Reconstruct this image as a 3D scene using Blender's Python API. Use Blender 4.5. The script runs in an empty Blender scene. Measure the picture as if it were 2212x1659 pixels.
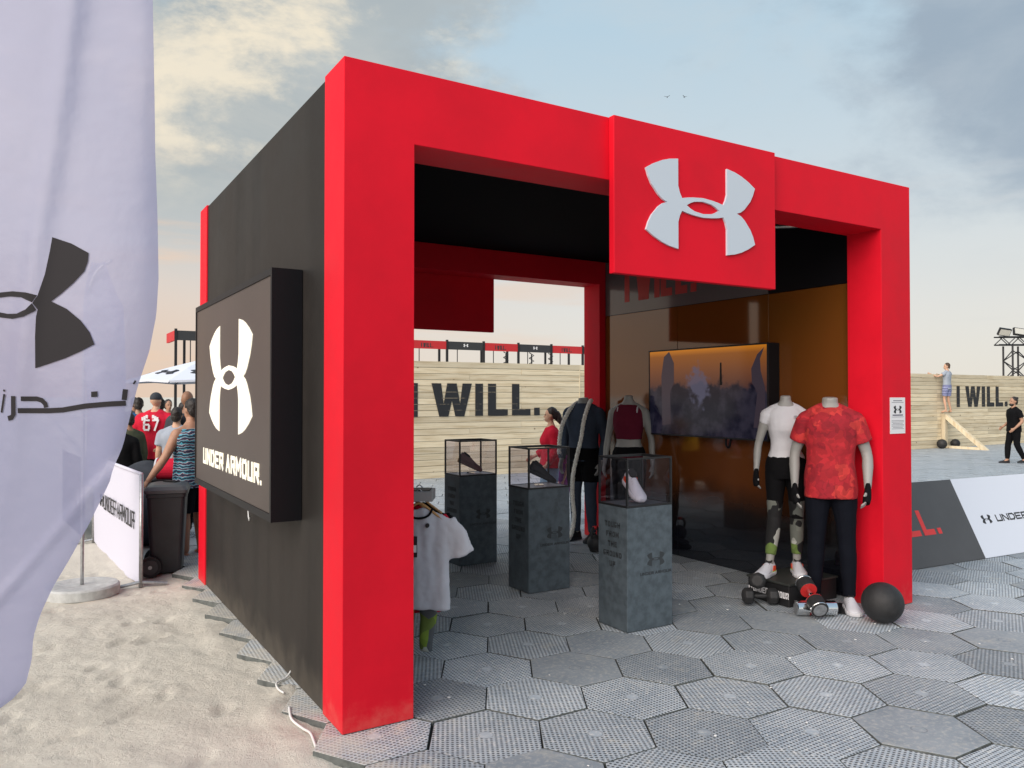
import bpy, bmesh, math, random
from mathutils import Vector, Matrix, noise
random.seed(7)
R = math.radians
scene = bpy.context.scene
col = scene.collection

# ------------------------------------------------------------------ camera
HEAD = 58.594
cam = bpy.data.cameras.new('camera')
camo = bpy.data.objects.new('camera', cam); col.objects.link(camo)
camo.location = (-1.344, -3.836, 1.70)
camo.rotation_euler = (R(90.876), 0, R(HEAD - 90))
cam.sensor_width = 36; cam.lens = 36 * 1701 / 2212
cam.clip_start = 0.05; cam.clip_end = 3000
scene.camera = camo
CAM = Vector((-1.344, -3.836, 0))
FW = Vector((0.5211, 0.8535, 0)); RT = Vector((0.8535, -0.5211, 0)); UP = Vector((0, 0, 1))

# ------------------------------------------------------------------ world
world = bpy.data.worlds.new('World'); scene.world = world; world.use_nodes = True
wt = world.node_tree; wt.nodes.clear()
SUN_AZ = R(246); SUN_EL = R(32)
SUNV = Vector((math.sin(SUN_AZ), math.cos(SUN_AZ), 0))

def node(nt, kind, ins=None, **props):
    n = nt.nodes.new(kind)
    for k, v in props.items(): setattr(n, k, v)
    for k, v in (ins or {}).items():
        s = n.inputs[k]
        if isinstance(v, bpy.types.NodeSocket): nt.links.new(v, s)
        elif isinstance(v, bpy.types.Node): nt.links.new(v.outputs[0], s)
        else: s.default_value = v
    return n
def math_(nt, op, a, b=0.0, c=0.0, clamp=False):
    n = node(nt, 'ShaderNodeMath', {0: a, 1: b, 2: c}, operation=op); n.use_clamp = clamp
    return n.outputs[0]
def mixc(nt, f, a, b, blend='MIX'):
    n = nt.nodes.new('ShaderNodeMix'); n.data_type = 'RGBA'; n.blend_type = blend
    for i, v in ((0, f), (6, a), (7, b)):
        if isinstance(v, bpy.types.NodeSocket): nt.links.new(v, n.inputs[i])
        else: n.inputs[i].default_value = v if i == 0 else (*v[:3], 1)
    return n.outputs[2]
def ramp(nt, f, stops, interp='LINEAR'):
    n = nt.nodes.new('ShaderNodeValToRGB'); n.color_ramp.interpolation = interp
    e = n.color_ramp.elements
    while len(e) < len(stops): e.new(0.5)
    for el, (p, c) in zip(e, stops):
        el.position = p; el.color = (*c, 1) if not isinstance(c, (int, float)) else (c, c, c, 1)
    nt.links.new(f, n.inputs[0]); return n.outputs[0]
def smooth(nt, v, a, b):
    n = node(nt, 'ShaderNodeMapRange', {0: v, 1: a, 2: b, 3: 0.0, 4: 1.0}); n.interpolation_type = 'SMOOTHSTEP'
    return n.outputs[0]

tc = node(wt, 'ShaderNodeTexCoord')
dirv = tc.outputs['Generated']
sep = node(wt, 'ShaderNodeSeparateXYZ', {0: dirv})
zc = math_(wt, 'MAXIMUM', sep.outputs[2], 0.0)
K = 10.0
def k(*c): return tuple(x * K for x in c)
# clear sky: pale cream at the horizon, light blue above
base = ramp(wt, zc, [(0.0, (.86, .81, .72)), (0.10, (.80, .79, .75)), (0.24, (.66, .74, .78)), (0.42, (.52, .68, .79)), (1.0, (.36, .52, .72))])
# warm side of the sky, towards the sunset
GLOW = Vector((-.80, .60, 0))
dS = node(wt, 'ShaderNodeVectorMath', {0: dirv, 1: tuple(GLOW)}, operation='DOT_PRODUCT').outputs['Value']
warmf = math_(wt, 'MULTIPLY', smooth(wt, dS, -0.15, 0.85), smooth(wt, zc, 0.28, 0.02))
base = mixc(wt, math_(wt, 'MULTIPLY', warmf, 0.95), base, (.84, .58, .42))
# broken cloud: stretched noise on the dome, denser in two banks, lit warm on the sunset side
st = node(wt, 'ShaderNodeVectorMath', {0: dirv, 1: (1.0, 1.0, 1.9)}, operation='MULTIPLY').outputs[0]
def nz_(scale, seed, rough=.58, detail=8.0, dist=.25):
    v = node(wt, 'ShaderNodeVectorMath', {0: st, 1: (seed, seed * .37, seed * .71)}, operation='ADD').outputs[0]
    return node(wt, 'ShaderNodeTexNoise', {'Vector': v, 'Scale': scale, 'Detail': detail, 'Roughness': rough, 'Distortion': dist}).outputs[0]
n1 = nz_(3.0, 2.3); n2 = nz_(5.5, 7.9, .62); n3 = nz_(2.2, 4.1, .5)
def lobe(azd, eld, w, inner=.2):
    a = R(HEAD - azd); e = R(eld)
    v = (math.cos(a) * math.cos(e), math.sin(a) * math.cos(e), math.sin(e))
    d = node(wt, 'ShaderNodeVectorMath', {0: dirv, 1: v}, operation='DOT_PRODUCT').outputs['Value']
    return smooth(wt, d, math.cos(R(w)), math.cos(R(w * inner)))
sunside = smooth(wt, dS, -0.40, 0.40)
bank = math_(wt, 'ADD', math_(wt, 'MULTIPLY', lobe(-30, 22, 34, .35), 0.24), math_(wt, 'MULTIPLY', lobe(37, 22, 12), 0.21))
cov0 = math_(wt, 'ADD', math_(wt, 'MULTIPLY', n1, .68), math_(wt, 'MULTIPLY', nz_(6.5, 11.3, .6), .32))
cover = smooth(wt, math_(wt, 'ADD', cov0, bank), 0.48, 0.68)
high = smooth(wt, zc, 0.20, 0.31)
lit = math_(wt, 'MULTIPLY', math_(wt, 'MULTIPLY', smooth(wt, n2, .45, .64), high), smooth(wt, dS, -0.30, 0.30))
shade_ = mixc(wt, sunside, (.29, .37, .46), (.40, .44, .45))
shade_ = mixc(wt, math_(wt, 'MULTIPLY', smooth(wt, n3, .35, .65), .60), shade_, mixc(wt, sunside, (.40, .47, .55), (.66, .66, .60)))
cl = mixc(wt, lit, shade_, (1.05, .90, .66))
low = smooth(wt, zc, 0.10, 0.26)
skyc = mixc(wt, math_(wt, 'MULTIPLY', math_(wt, 'MULTIPLY', cover, low), 0.84), base, cl)
# thin high veil across the whole sky
vl = smooth(wt, nz_(4.2, 17.0, .62, 9.0, .5), .42, .72)
skyc = mixc(wt, math_(wt, 'MULTIPLY', math_(wt, 'MULTIPLY', vl, low), .30), skyc, mixc(wt, sunside, (.62, .68, .72), (.80, .76, .66)))
# thin streaks low over the horizon
sv = node(wt, 'ShaderNodeVectorMath', {0: dirv, 1: (2.0, 2.0, 16.0)}, operation='MULTIPLY').outputs[0]
s1 = node(wt, 'ShaderNodeTexNoise', {'Vector': sv, 'Scale': 1.6, 'Detail': 6.0, 'Roughness': .55}).outputs[0]
skm = math_(wt, 'MULTIPLY', math_(wt, 'MULTIPLY', smooth(wt, s1, .52, .70), smooth(wt, zc, .30, .16)), .6)
skyc = mixc(wt, skm, skyc, mixc(wt, sunside, (.70, .70, .70), (.95, .66, .46)))
skyc = node(wt, 'ShaderNodeVectorMath', {0: skyc, 3: K}, operation='SCALE').outputs[0]
nish = node(wt, 'ShaderNodeTexSky', sky_type='NISHITA')
nish.sun_disc = False; nish.sun_elevation = SUN_EL; nish.sun_rotation = SUN_AZ
nish.air_density = 1.0; nish.dust_density = 2.0
final = mixc(wt, 0.92, nish.outputs[0], skyc)
bg = node(wt, 'ShaderNodeBackground', {0: final, 1: 0.070})
wo = node(wt, 'ShaderNodeOutputWorld', {0: bg})

# ------------------------------------------------------------------ sun
sl = bpy.data.lights.new('sun', 'SUN'); sl.energy = 2.8; sl.angle = R(60); sl.color = (1.0, .88, .79)
so = bpy.data.objects.new('sun', sl); col.objects.link(so)
sd = Vector((SUNV.x * math.cos(SUN_EL), SUNV.y * math.cos(SUN_EL), math.sin(SUN_EL)))
so.rotation_euler = sd.to_track_quat('Z', 'Y').to_euler()
so.location = sd * 30

vs = scene.view_settings
vs.view_transform = 'Standard'; vs.look = 'None'; vs.gamma = 1.0; vs.exposure = 0.5
scene.render.engine = 'CYCLES'
scene.cycles.use_denoising = True
scene.cycles.max_bounces = 7; scene.cycles.transparent_max_bounces = 12
scene.cycles.caustics_reflective = False; scene.cycles.caustics_refractive = False

# ================================================================== helpers
def tag(o, label=None, cat=None, group=None, kind=None):
    if label: o['label'] = label
    if cat: o['category'] = cat
    if group: o['group'] = group
    if kind: o['kind'] = kind
    return o
def empty(name, loc=(0, 0, 0), rz=0, label=None, cat=None, group=None):
    o = bpy.data.objects.new(name, None); col.objects.link(o)
    o.empty_display_size = 0.1
    o.location = loc; o.rotation_euler = (0, 0, rz)
    return tag(o, label, cat, group)
def link(name, me, parent=None, mat=None):
    o = bpy.data.objects.new(name, me); col.objects.link(o)
    if parent: o.parent = parent
    if mat and not me.materials: me.materials.append(mat)
    return o

class MB:
    """collects faces, builds ONE mesh"""
    def __init__(s): s.v = []; s.f = []; s.mi = []
    def add(s, vs_, fs, mi=0):
        b = len(s.v); s.v += [tuple(p) for p in vs_]
        s.f += [tuple(b + i for i in f) for f in fs]; s.mi += [mi] * len(fs); return s
    def box(s, x0, x1, y0, y1, z0, z1, mi=0):
        v = [(x, y, z) for z in (z0, z1) for y in (y0, y1) for x in (x0, x1)]
        return s.add(v, [(0, 2, 3, 1), (4, 5, 7, 6), (0, 1, 5, 4), (2, 6, 7, 3), (0, 4, 6, 2), (1, 3, 7, 5)], mi)
    def prism(s, pts, vec, mi=0):
        n = len(pts); vec = Vector(vec)
        a = [Vector(p) for p in pts]; b = [p + vec for p in a]
        fs = [tuple(range(n - 1, -1, -1)), tuple(range(n, 2 * n))] + [(i, (i + 1) % n, n + (i + 1) % n, n + i) for i in range(n)]
        return s.add(a + b, fs, mi)
    def loft(s, rings, cap=True, mi=0, closed=False):
        n = len(rings[0]); vv = [p for r in rings for p in r]; m = len(rings); fs = []
        for i in range(m if closed else m - 1):
            a, b = i * n, ((i + 1) % m) * n
            for j in range(n):
                fs.append((a + j, a + (j + 1) % n, b + (j + 1) % n, b + j))
        if cap and not closed: fs += [tuple(range(n - 1, -1, -1)), tuple((m - 1) * n + j for j in range(n))]
        return s.add(vv, fs, mi)
    def tube(s, pts, rad, n=10, cap=True, mi=0, flat=1.0, ref=None):
        pts = [Vector(p) for p in pts]; m = len(pts)
        if isinstance(rad, (int, float)): rad = [rad] * m
        rings = []; u = None
        for i in range(m):
            t = (pts[min(i + 1, m - 1)] - pts[max(i - 1, 0)])
            t = t.normalized() if t.length > 1e-9 else UP.copy()
            if u is None:
                r_ = Vector(ref) if ref else (Vector((0, 0, 1)) if abs(t.z) < .9 else Vector((1, 0, 0)))
                u = t.cross(r_).normalized()
            else:
                u = (u - t * u.dot(t)).normalized()
            w = t.cross(u)
            rings.append([pts[i] + (u * math.cos(2 * math.pi * j / n) + w * math.sin(2 * math.pi * j / n) * flat) * rad[i] for j in range(n)])
        return s.loft(rings, cap, mi)
    def ball(s, c, r, nu=14, nv=9, mi=0, rot=None):
        c = Vector(c); r = (r, r, r) if isinstance(r, (int, float)) else r
        rings = []
        for i in range(nv + 1):
            th = math.pi * (0.02 + 0.96 * i / nv); ring = []
            for j in range(nu):
                a = 2 * math.pi * j / nu
                p = Vector((r[0] * math.sin(th) * math.cos(a), r[1] * math.sin(th) * math.sin(a), -r[2] * math.cos(th)))
                if rot: p = rot @ p
                ring.append(c + p)
            rings.append(ring)
        return s.loft(rings, True, mi)
    def cyl(s, c, r, h, n=24, r2=None, mi=0):
        c = Vector(c); r2 = r if r2 is None else r2
        return s.loft([[c + Vector((rr * math.cos(2 * math.pi * j / n), rr * math.sin(2 * math.pi * j / n), zz)) for j in range(n)] for rr, zz in ((r, 0), (r2, h))], True, mi)
    def mesh(s, name, mats=()):
        me = bpy.data.meshes.new(name); me.from_pydata(s.v, [], s.f)
        for m in (mats if isinstance(mats, (list, tuple)) else [mats]):
            if m: me.materials.append(m)
        if len(me.materials) > 1: me.polygons.foreach_set('material_index', s.mi)
        bm = bmesh.new(); bm.from_mesh(me); bmesh.ops.recalc_face_normals(bm, faces=bm.faces); bm.to_mesh(me); bm.free()
        return me
    def build(s, name, mats, parent=None, smooth_=False, bevel=0, sub=0):
        me = s.mesh(name, mats); o = link(name, me, parent)
        if smooth_: shade(me)
        if bevel:
            b = o.modifiers.new('bevel', 'BEVEL'); b.width = bevel; b.segments = 2; b.limit_method = 'ANGLE'; b.angle_limit = R(40)
        return o
def shade(me, angle=None):
    me.polygons.foreach_set('use_smooth', [True] * len(me.polygons))
    if angle:
        me.set_sharp_from_angle(angle=angle)
def catmull(pts, k_=6, loop=False):
    P = [Vector(p) for p in pts]; out = []; n = len(P)
    for i in range(n - 1):
        p0, p1, p2, p3 = P[max(i - 1, 0)], P[i], P[i + 1], P[min(i + 2, n - 1)]
        for j in range(k_):
            t = j / k_
            out.append(0.5 * ((2 * p1) + (p2 - p0) * t + (2 * p0 - 5 * p1 + 4 * p2 - p3) * t * t + (-p0 + 3 * p1 - 3 * p2 + p3) * t ** 3))
    out.append(P[-1]); return out
def fuse(mb, voxel=0.01, it=5, name='fused', disp=None):
    """union of overlapping closed shapes into one continuous surface"""
    me = mb.mesh('tmp'); o = bpy.data.objects.new('tmp', me); col.objects.link(o)
    m = o.modifiers.new('r', 'REMESH'); m.mode = 'VOXEL'; m.voxel_size = voxel; m.use_smooth_shade = True
    if it:
        m2 = o.modifiers.new('s', 'SMOOTH'); m2.factor = 0.5; m2.iterations = it
    dg = bpy.context.evaluated_depsgraph_get()
    new = bpy.data.meshes.new_from_object(o.evaluated_get(dg), depsgraph=dg); new.name = name
    bpy.data.objects.remove(o); bpy.data.meshes.remove(me)
    new.materials.clear(); shade(new)
    if disp:
        n = len(new.vertices); co = [0.0] * (3 * n); no = [0.0] * (3 * n)
        new.vertices.foreach_get('co', co); new.vertex_normals.foreach_get('vector', no)
        for i in range(0, 3 * n, 3):
            d = disp(Vector(co[i:i + 3]), Vector(no[i:i + 3]))
            co[i] += d.x; co[i + 1] += d.y; co[i + 2] += d.z
        new.vertices.foreach_set('co', co); new.update()
    return new

# ------------------------------------------------------------------ materials
MATS = {}
def pm(name, c, rough=0.6, var=0.0, vscale=6.0, bump=0.0, bscale=60.0, metal=0.0, coat=0.0, c2=None, spec=0.5, rvar=0.0, sheen=0.0, coord='Object', emit=None, estr=1.0, ranvar=0.0, trans=0.0):
    m = bpy.data.materials.new(name); m.use_nodes = True; nt = m.node_tree
    b = nt.nodes['Principled BSDF']
    b.inputs['Roughness'].default_value = rough; b.inputs['Metallic'].default_value = metal
    b.inputs['Coat Weight'].default_value = coat; b.inputs['Coat Roughness'].default_value = 0.04
    b.inputs['Specular IOR Level'].default_value = spec
    if sheen: b.inputs['Sheen Weight'].default_value = sheen
    b.inputs['Base Color'].default_value = (*c, 1)
    t = node(nt, 'ShaderNodeTexCoord').outputs[coord]
    if var or c2 or rvar:
        nz = node(nt, 'ShaderNodeTexNoise', {'Vector': t, 'Scale': vscale, 'Detail': 6.0, 'Roughness': 0.62}).outputs[0]
        f = smooth(nt, nz, 0.32, 0.68)
        if var or c2:
            lo = tuple(x * (1 - var) for x in c); hi = c2 if c2 else tuple(min(1, x * (1 + var)) for x in c)
            cc = mixc(nt, f, lo, hi)
            nt.links.new(cc, b.inputs['Base Color'])
        if rvar:
            nt.links.new(math_(nt, 'ADD', rough - rvar / 2, math_(nt, 'MULTIPLY', f, rvar)), b.inputs['Roughness'])
    if ranvar:
        oi = node(nt, 'ShaderNodeObjectInfo').outputs['Random']
        g = math_(nt, 'ADD', 1 - ranvar, math_(nt, 'MULTIPLY', oi, 2 * ranvar))
        src = b.inputs['Base Color'].links[0].from_socket if b.inputs['Base Color'].links else None
        hs = node(nt, 'ShaderNodeHueSaturation', {'Value': g, 'Color': src if src else (*c, 1)})
        nt.links.new(hs.outputs[0], b.inputs['Base Color'])
    if bump:
        bn = node(nt, 'ShaderNodeTexNoise', {'Vector': t, 'Scale': bscale, 'Detail': 5.0, 'Roughness': 0.6}).outputs[0]
        bb = node(nt, 'ShaderNodeBump', {'Height': bn, 'Strength': bump, 'Distance': 0.01})
        nt.links.new(bb.outputs[0], b.inputs['Normal'])
    if emit:
        b.inputs['Emission Color'].default_value = (*emit, 1); b.inputs['Emission Strength'].default_value = estr
    if trans: b.inputs['Transmission Weight'].default_value = trans
    MATS[name] = m
    return m
def bs(m): return m.node_tree, m.node_tree.nodes['Principled BSDF']

red_paint = pm('red_paint', (.70, .006, .022), .6, spec=.18, var=.09, vscale=1.1, bump=.03, bscale=25, rvar=.12)
nt, b_ = bs(red_paint); pos_ = node(nt, 'ShaderNodeNewGeometry').outputs['Position']
gz_ = node(nt, 'ShaderNodeSeparateXYZ', {0: pos_}).outputs[2]
dn_ = node(nt, 'ShaderNodeTexNoise', {'Vector': pos_, 'Scale': 9.0, 'Detail': 6.0, 'Roughness': .7}).outputs[0]
src_ = b_.inputs['Base Color'].links[0].from_socket
c_ = mixc(nt, math_(nt, 'MULTIPLY', smooth(nt, math_(nt, 'SUBTRACT', math_(nt, 'MULTIPLY', dn_, .55), gz_), .12, .40), .22), src_, (.50, .30, .22))
nt.links.new(c_, b_.inputs['Base Color'])
black_wall = pm('black_wall', (.024, .021, .019), .6, spec=.2, var=.18, vscale=1.2, bump=.04, bscale=8, rvar=.15)
nt, b_ = bs(black_wall)
pos_ = node(nt, 'ShaderNodeNewGeometry').outputs['Position']
mp_ = node(nt, 'ShaderNodeMapping', {'Vector': pos_, 'Scale': (1, 2.6, .16)})
sn_ = node(nt, 'ShaderNodeTexNoise', {'Vector': mp_, 'Scale': 1.0, 'Detail': 3.0, 'Roughness': .4}).outputs[0]
src_ = b_.inputs['Base Color'].links[0].from_socket
c_ = mixc(nt, math_(nt, 'MULTIPLY', smooth(nt, sn_, .48, .62), .38), src_, (.011, .010, .0095))
gz_ = node(nt, 'ShaderNodeSeparateXYZ', {0: pos_}).outputs[2]
dn_ = node(nt, 'ShaderNodeTexNoise', {'Vector': pos_, 'Scale': 6.0, 'Detail': 5.0}).outputs[0]
c_ = mixc(nt, math_(nt, 'MULTIPLY', smooth(nt, math_(nt, 'ADD', gz_, math_(nt, 'MULTIPLY', dn_, .35)), .42, .12), .35), c_, (.16, .14, .11))
nt.links.new(c_, b_.inputs['Base Color'])
black_ceil = pm('black_fabric_ceiling', (.004, .004, .005), .95, spec=.1, bump=.1, bscale=90)
black_box = pm('black_powder_coat', (.004, .004, .006), .5, spec=.25, bump=.03, bscale=120)
sign_face = pm('sign_acrylic', (.060, .046, .041), .4, spec=.25, var=.06, vscale=2.0)
sign_lit = pm('lit_warm_white', (.62, .59, .50), .5, emit=(1.0, .93, .76), estr=.42)
white_logo = pm('white_acrylic', (.56, .63, .71), .5, spec=.3)
white_paint = pm('white_print', (.78, .78, .80), .5)
black_print = pm('black_print', (.014, .014, .016), .55, var=.3, vscale=9)
red_print = pm('red_print', (.62, .03, .03), .5)
grey_band = pm('grey_print_band', (.20, .19, .19), .25, spec=.6)
steel = pm('galvanised_steel', (.42, .43, .44), .38, metal=.8, var=.15, vscale=30)
dark_metal = pm('dark_metal', (.018, .019, .022), .45, metal=.3, bump=.03)
concrete = pm('concrete', (.46, .47, .46), .85, var=.14, vscale=14, bump=.25, bscale=90)
rubber = pm('black_rubber', (.018, .018, .019), .62, var=.25, vscale=12, bump=.25, bscale=160)
chrome = pm('chrome', (.78, .79, .80), .12, metal=1.0, rvar=.08, vscale=20)
wood_h = pm('hanger_wood', (.50, .27, .10), .5, var=.2, vscale=20)
mann = pm('mannequin_grey', (.30, .295, .28), .5, var=.04, vscale=5)
skin = pm('skin', (.40, .22, .14), .55, var=.08, vscale=8)
skin2 = pm('skin_light', (.55, .33, .22), .55, var=.08, vscale=8)
skin3 = pm('skin_brown', (.26, .13, .075), .55, var=.08, vscale=8)
hair_m = pm('dark_hair', (.014, .010, .008), .5, bump=.6, bscale=60)
hair_b = pm('brown_hair', (.06, .03, .015), .55, bump=.6, bscale=60)
def cloth(name, c, **kw): return pm(name, c, .85, var=kw.pop('var', .10), vscale=kw.pop('vscale', 7), bump=.35, bscale=kw.pop('bscale', 14), spec=.15, **kw)
navy = cloth('navy_cloth', (.05, .066, .098))
navy_d = cloth('dark_navy_cloth', (.0035, .0045, .009))
black_c = cloth('black_cloth', (.004, .004, .005))
maroon = cloth('maroon_cloth', (.13, .012, .03))
white_c = cloth('white_cloth', (.62, .62, .65), var=.04)
grey_c = cloth('grey_cloth', (.33, .37, .43), var=.06)
char_c = cloth('charcoal_cloth', (.05, .055, .065))
red_c = cloth('red_cloth', (.55, .015, .04))
yellow_c = cloth('yellow_cloth', (.70, .38, .02))
blue_c = cloth('blue_cloth', (.02, .09, .22))
teal_c = cloth('teal_cloth', (.10, .42, .40))
jeans = cloth('washed_denim', (.24, .36, .46))
purple_c = cloth('purple_cloth', (.34, .07, .34))
olive_c = cloth('olive_cloth', (.07, .075, .045))
shoe_w = pm('white_knit_shoe', (.62, .63, .68), .7, bump=.3, bscale=150)
lace_g = pm('lace_shade_grey', (.30, .31, .34), .8)  # white laces coloured grey, standing for the shadows around them
collar_k = pm('shoe_opening_shade', (.02, .02, .022), .9)
shoe_k = pm('black_knit_shoe', (.012, .012, .015), .7, bump=.3, bscale=150)
shoe_p = pm('dusty_pink_shoe', (.30, .17, .16), .7, bump=.3, bscale=150)
orange_p = pm('bright_orange', (.85, .08, .02), .5)
green_p = pm('lime_green', (.35, .62, .03), .5)

def striped(name, cols, scale, dist=1.5, axis='Z', thr=None):
    m = pm(name, cols[0], .85, bump=.3, bscale=14); nt, b = bs(m)
    t = node(nt, 'ShaderNodeTexCoord').outputs['Object']
    mp = node(nt, 'ShaderNodeMapping', {'Vector': t, 'Scale': (1, 1, 1)})
    w = node(nt, 'ShaderNodeTexWave', {'Vector': mp, 'Scale': scale, 'Distortion': dist, 'Detail': 2.0, 'Detail Scale': 3.0}, bands_direction=axis)
    n_ = len(cols)
    cc = ramp(nt, w.outputs[0], [(i / n_, c) for i, c in enumerate(cols)], 'CONSTANT')
    nt.links.new(cc, b.inputs['Base Color']); return m
def camo(name, cols, scale, rough=.85):
    m = pm(name, cols[0], rough, bump=.35, bscale=14); nt, b = bs(m)
    t = node(nt, 'ShaderNodeTexCoord').outputs['Object']
    nz = node(nt, 'ShaderNodeTexNoise', {'Vector': t, 'Scale': scale * .8, 'Detail': 2.0}).outputs['Color']
    tt = node(nt, 'ShaderNodeMix', {0: 0.12}); tt.data_type = 'VECTOR'
    nt.links.new(t, tt.inputs[4]); nt.links.new(nz, tt.inputs[5])
    vo = node(nt, 'ShaderNodeTexVoronoi', {'Vector': tt.outputs[1], 'Scale': scale, 'Randomness': 1.0})
    sp = node(nt, 'ShaderNodeSeparateColor', {0: vo.outputs['Color']})
    n_ = len(cols)
    cc = ramp(nt, sp.outputs[0], [(i / n_, c) for i, c in enumerate(cols)], 'CONSTANT')
    v2 = node(nt, 'ShaderNodeTexVoronoi', {'Vector': tt.outputs[1], 'Scale': scale * 2.3})
    sp2 = node(nt, 'ShaderNodeSeparateColor', {0: v2.outputs['Color']})
    hs = node(nt, 'ShaderNodeHueSaturation', {'Color': cc, 'Value': math_(nt, 'ADD', .75, math_(nt, 'MULTIPLY', sp2.outputs[1], .45))})
    nt.links.new(hs.outputs[0], b.inputs['Base Color']); return m
camo_red = camo('red_camo_print', [(.42, .014, .022), (.30, .008, .018), (.50, .030, .028), (.37, .011, .020)], 12)
camo_green = camo('green_camo_leggings', [(.10, .11, .10), (.006, .006, .007), (.36, .37, .34), (.006, .006, .007), (.11, .17, .04), (.008, .008, .009), (.14, .15, .13)], 7)
stripe_tank = striped('patterned_tank', [(.02, .03, .06), (.07, .38, .48), (.06, .30, .42), (.50, .46, .50), (.03, .03, .07)], 5.0, 3.2)
stripe_short = striped('striped_shorts', [(.02, .03, .16), (.02, .03, .16), (.65, .65, .72), (.25, .30, .55)], 6.0, .2)

def glass_mat(name, tint=(1, 1, 1), refl=1.0):
    m = bpy.data.materials.new(name); m.use_nodes = True; nt = m.node_tree; nt.nodes.clear()
    fc = node(nt, 'ShaderNodeLayerWeight', {'Blend': .5}).outputs['Facing']
    fr5 = math_(nt, 'ADD', .05, math_(nt, 'MULTIPLY', math_(nt, 'POWER', fc, 4.0), .9))
    tr = node(nt, 'ShaderNodeBsdfTransparent', {0: (*tint, 1)}); gl = node(nt, 'ShaderNodeBsdfGlossy', {'Roughness': .02})
    mx = node(nt, 'ShaderNodeMixShader', {0: math_(nt, 'MULTIPLY', fr5, refl), 1: tr, 2: gl})
    node(nt, 'ShaderNodeOutputMaterial', {0: mx}); return m
glass = glass_mat('clear_acrylic', (.91, .89, .94), 1.9)

# wood planks: pine with grain along X, knots, per-plank tint
def pine(name, axis='X'):
    m = pm(name, (.50, .40, .25), .7); nt, b = bs(m)
    t = node(nt, 'ShaderNodeTexCoord').outputs['Object']
    oi = node(nt, 'ShaderNodeObjectInfo').outputs['Random']
    o3 = node(nt, 'ShaderNodeCombineXYZ', {0: math_(nt, 'MULTIPLY', oi, 37.0), 1: math_(nt, 'MULTIPLY', oi, 11.0), 2: math_(nt, 'MULTIPLY', oi, 23.0)})
    t2 = node(nt, 'ShaderNodeVectorMath', {0: t, 1: o3}, operation='ADD').outputs[0]
    mp = node(nt, 'ShaderNodeMapping', {'Vector': t2, 'Scale': (.8, 9, 16) if axis == 'X' else (16, 9, .8)})
    g = node(nt, 'ShaderNodeTexNoise', {'Vector': mp, 'Scale': 1.6, 'Detail': 6.0, 'Roughness': .6, 'Distortion': .4}).outputs[0]
    c1 = ramp(nt, g, [(.30, (.52, .41, .25)), (.48, (.68, .58, .40)), (.62, (.74, .65, .47)), (.75, (.60, .49, .31))])
    kn = node(nt, 'ShaderNodeTexVoronoi', {'Vector': t2, 'Scale': 2.6, 'Randomness': 1.0}).outputs[0]
    c1 = mixc(nt, smooth(nt, kn, .085, .03), c1, (.16, .09, .045))
    big = node(nt, 'ShaderNodeTexNoise', {'Vector': t2, 'Scale': .9, 'Detail': 3.0}).outputs[0]
    c1 = mixc(nt, math_(nt, 'MULTIPLY', smooth(nt, big, .55, .75), .35), c1, (.46, .35, .20))
    hs = node(nt, 'ShaderNodeHueSaturation', {'Color': c1, 'Value': math_(nt, 'ADD', .84, math_(nt, 'MULTIPLY', oi, .32))})
    nt.links.new(hs.outputs[0], b.inputs['Base Color']); return m
plank_m = pine('pine_plank'); plank_v = pine('pine_post', 'Z')

letter_paint = pm('letter_paint', (.014, .014, .016), .6)
nt, b_ = bs(letter_paint); pos_ = node(nt, 'ShaderNodeNewGeometry').outputs['Position']
zf_ = math_(nt, 'FRACT', math_(nt, 'DIVIDE', node(nt, 'ShaderNodeSeparateXYZ', {0: pos_}).outputs[2], 2.42 / 19))
wn_ = node(nt, 'ShaderNodeTexNoise', {'Vector': pos_, 'Scale': 3.0, 'Detail': 5.0, 'Roughness': .7}).outputs[0]
sm_ = math_(nt, 'MULTIPLY', math_(nt, 'ADD', smooth(nt, zf_, .09, .02), smooth(nt, zf_, .93, .98)), smooth(nt, wn_, .45, .58))
ws_ = node(nt, 'ShaderNodeTexNoise', {'Vector': pos_, 'Scale': 14.0, 'Detail': 6.0, 'Roughness': .75}).outputs[0]
cf_ = math_(nt, 'MAXIMUM', math_(nt, 'MULTIPLY', sm_, .6), math_(nt, 'MULTIPLY', smooth(nt, ws_, .62, .75), .35))
nt.links.new(mixc(nt, cf_, (.014, .015, .018), (.34, .28, .19)), b_.inputs['Base Color'])
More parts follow.
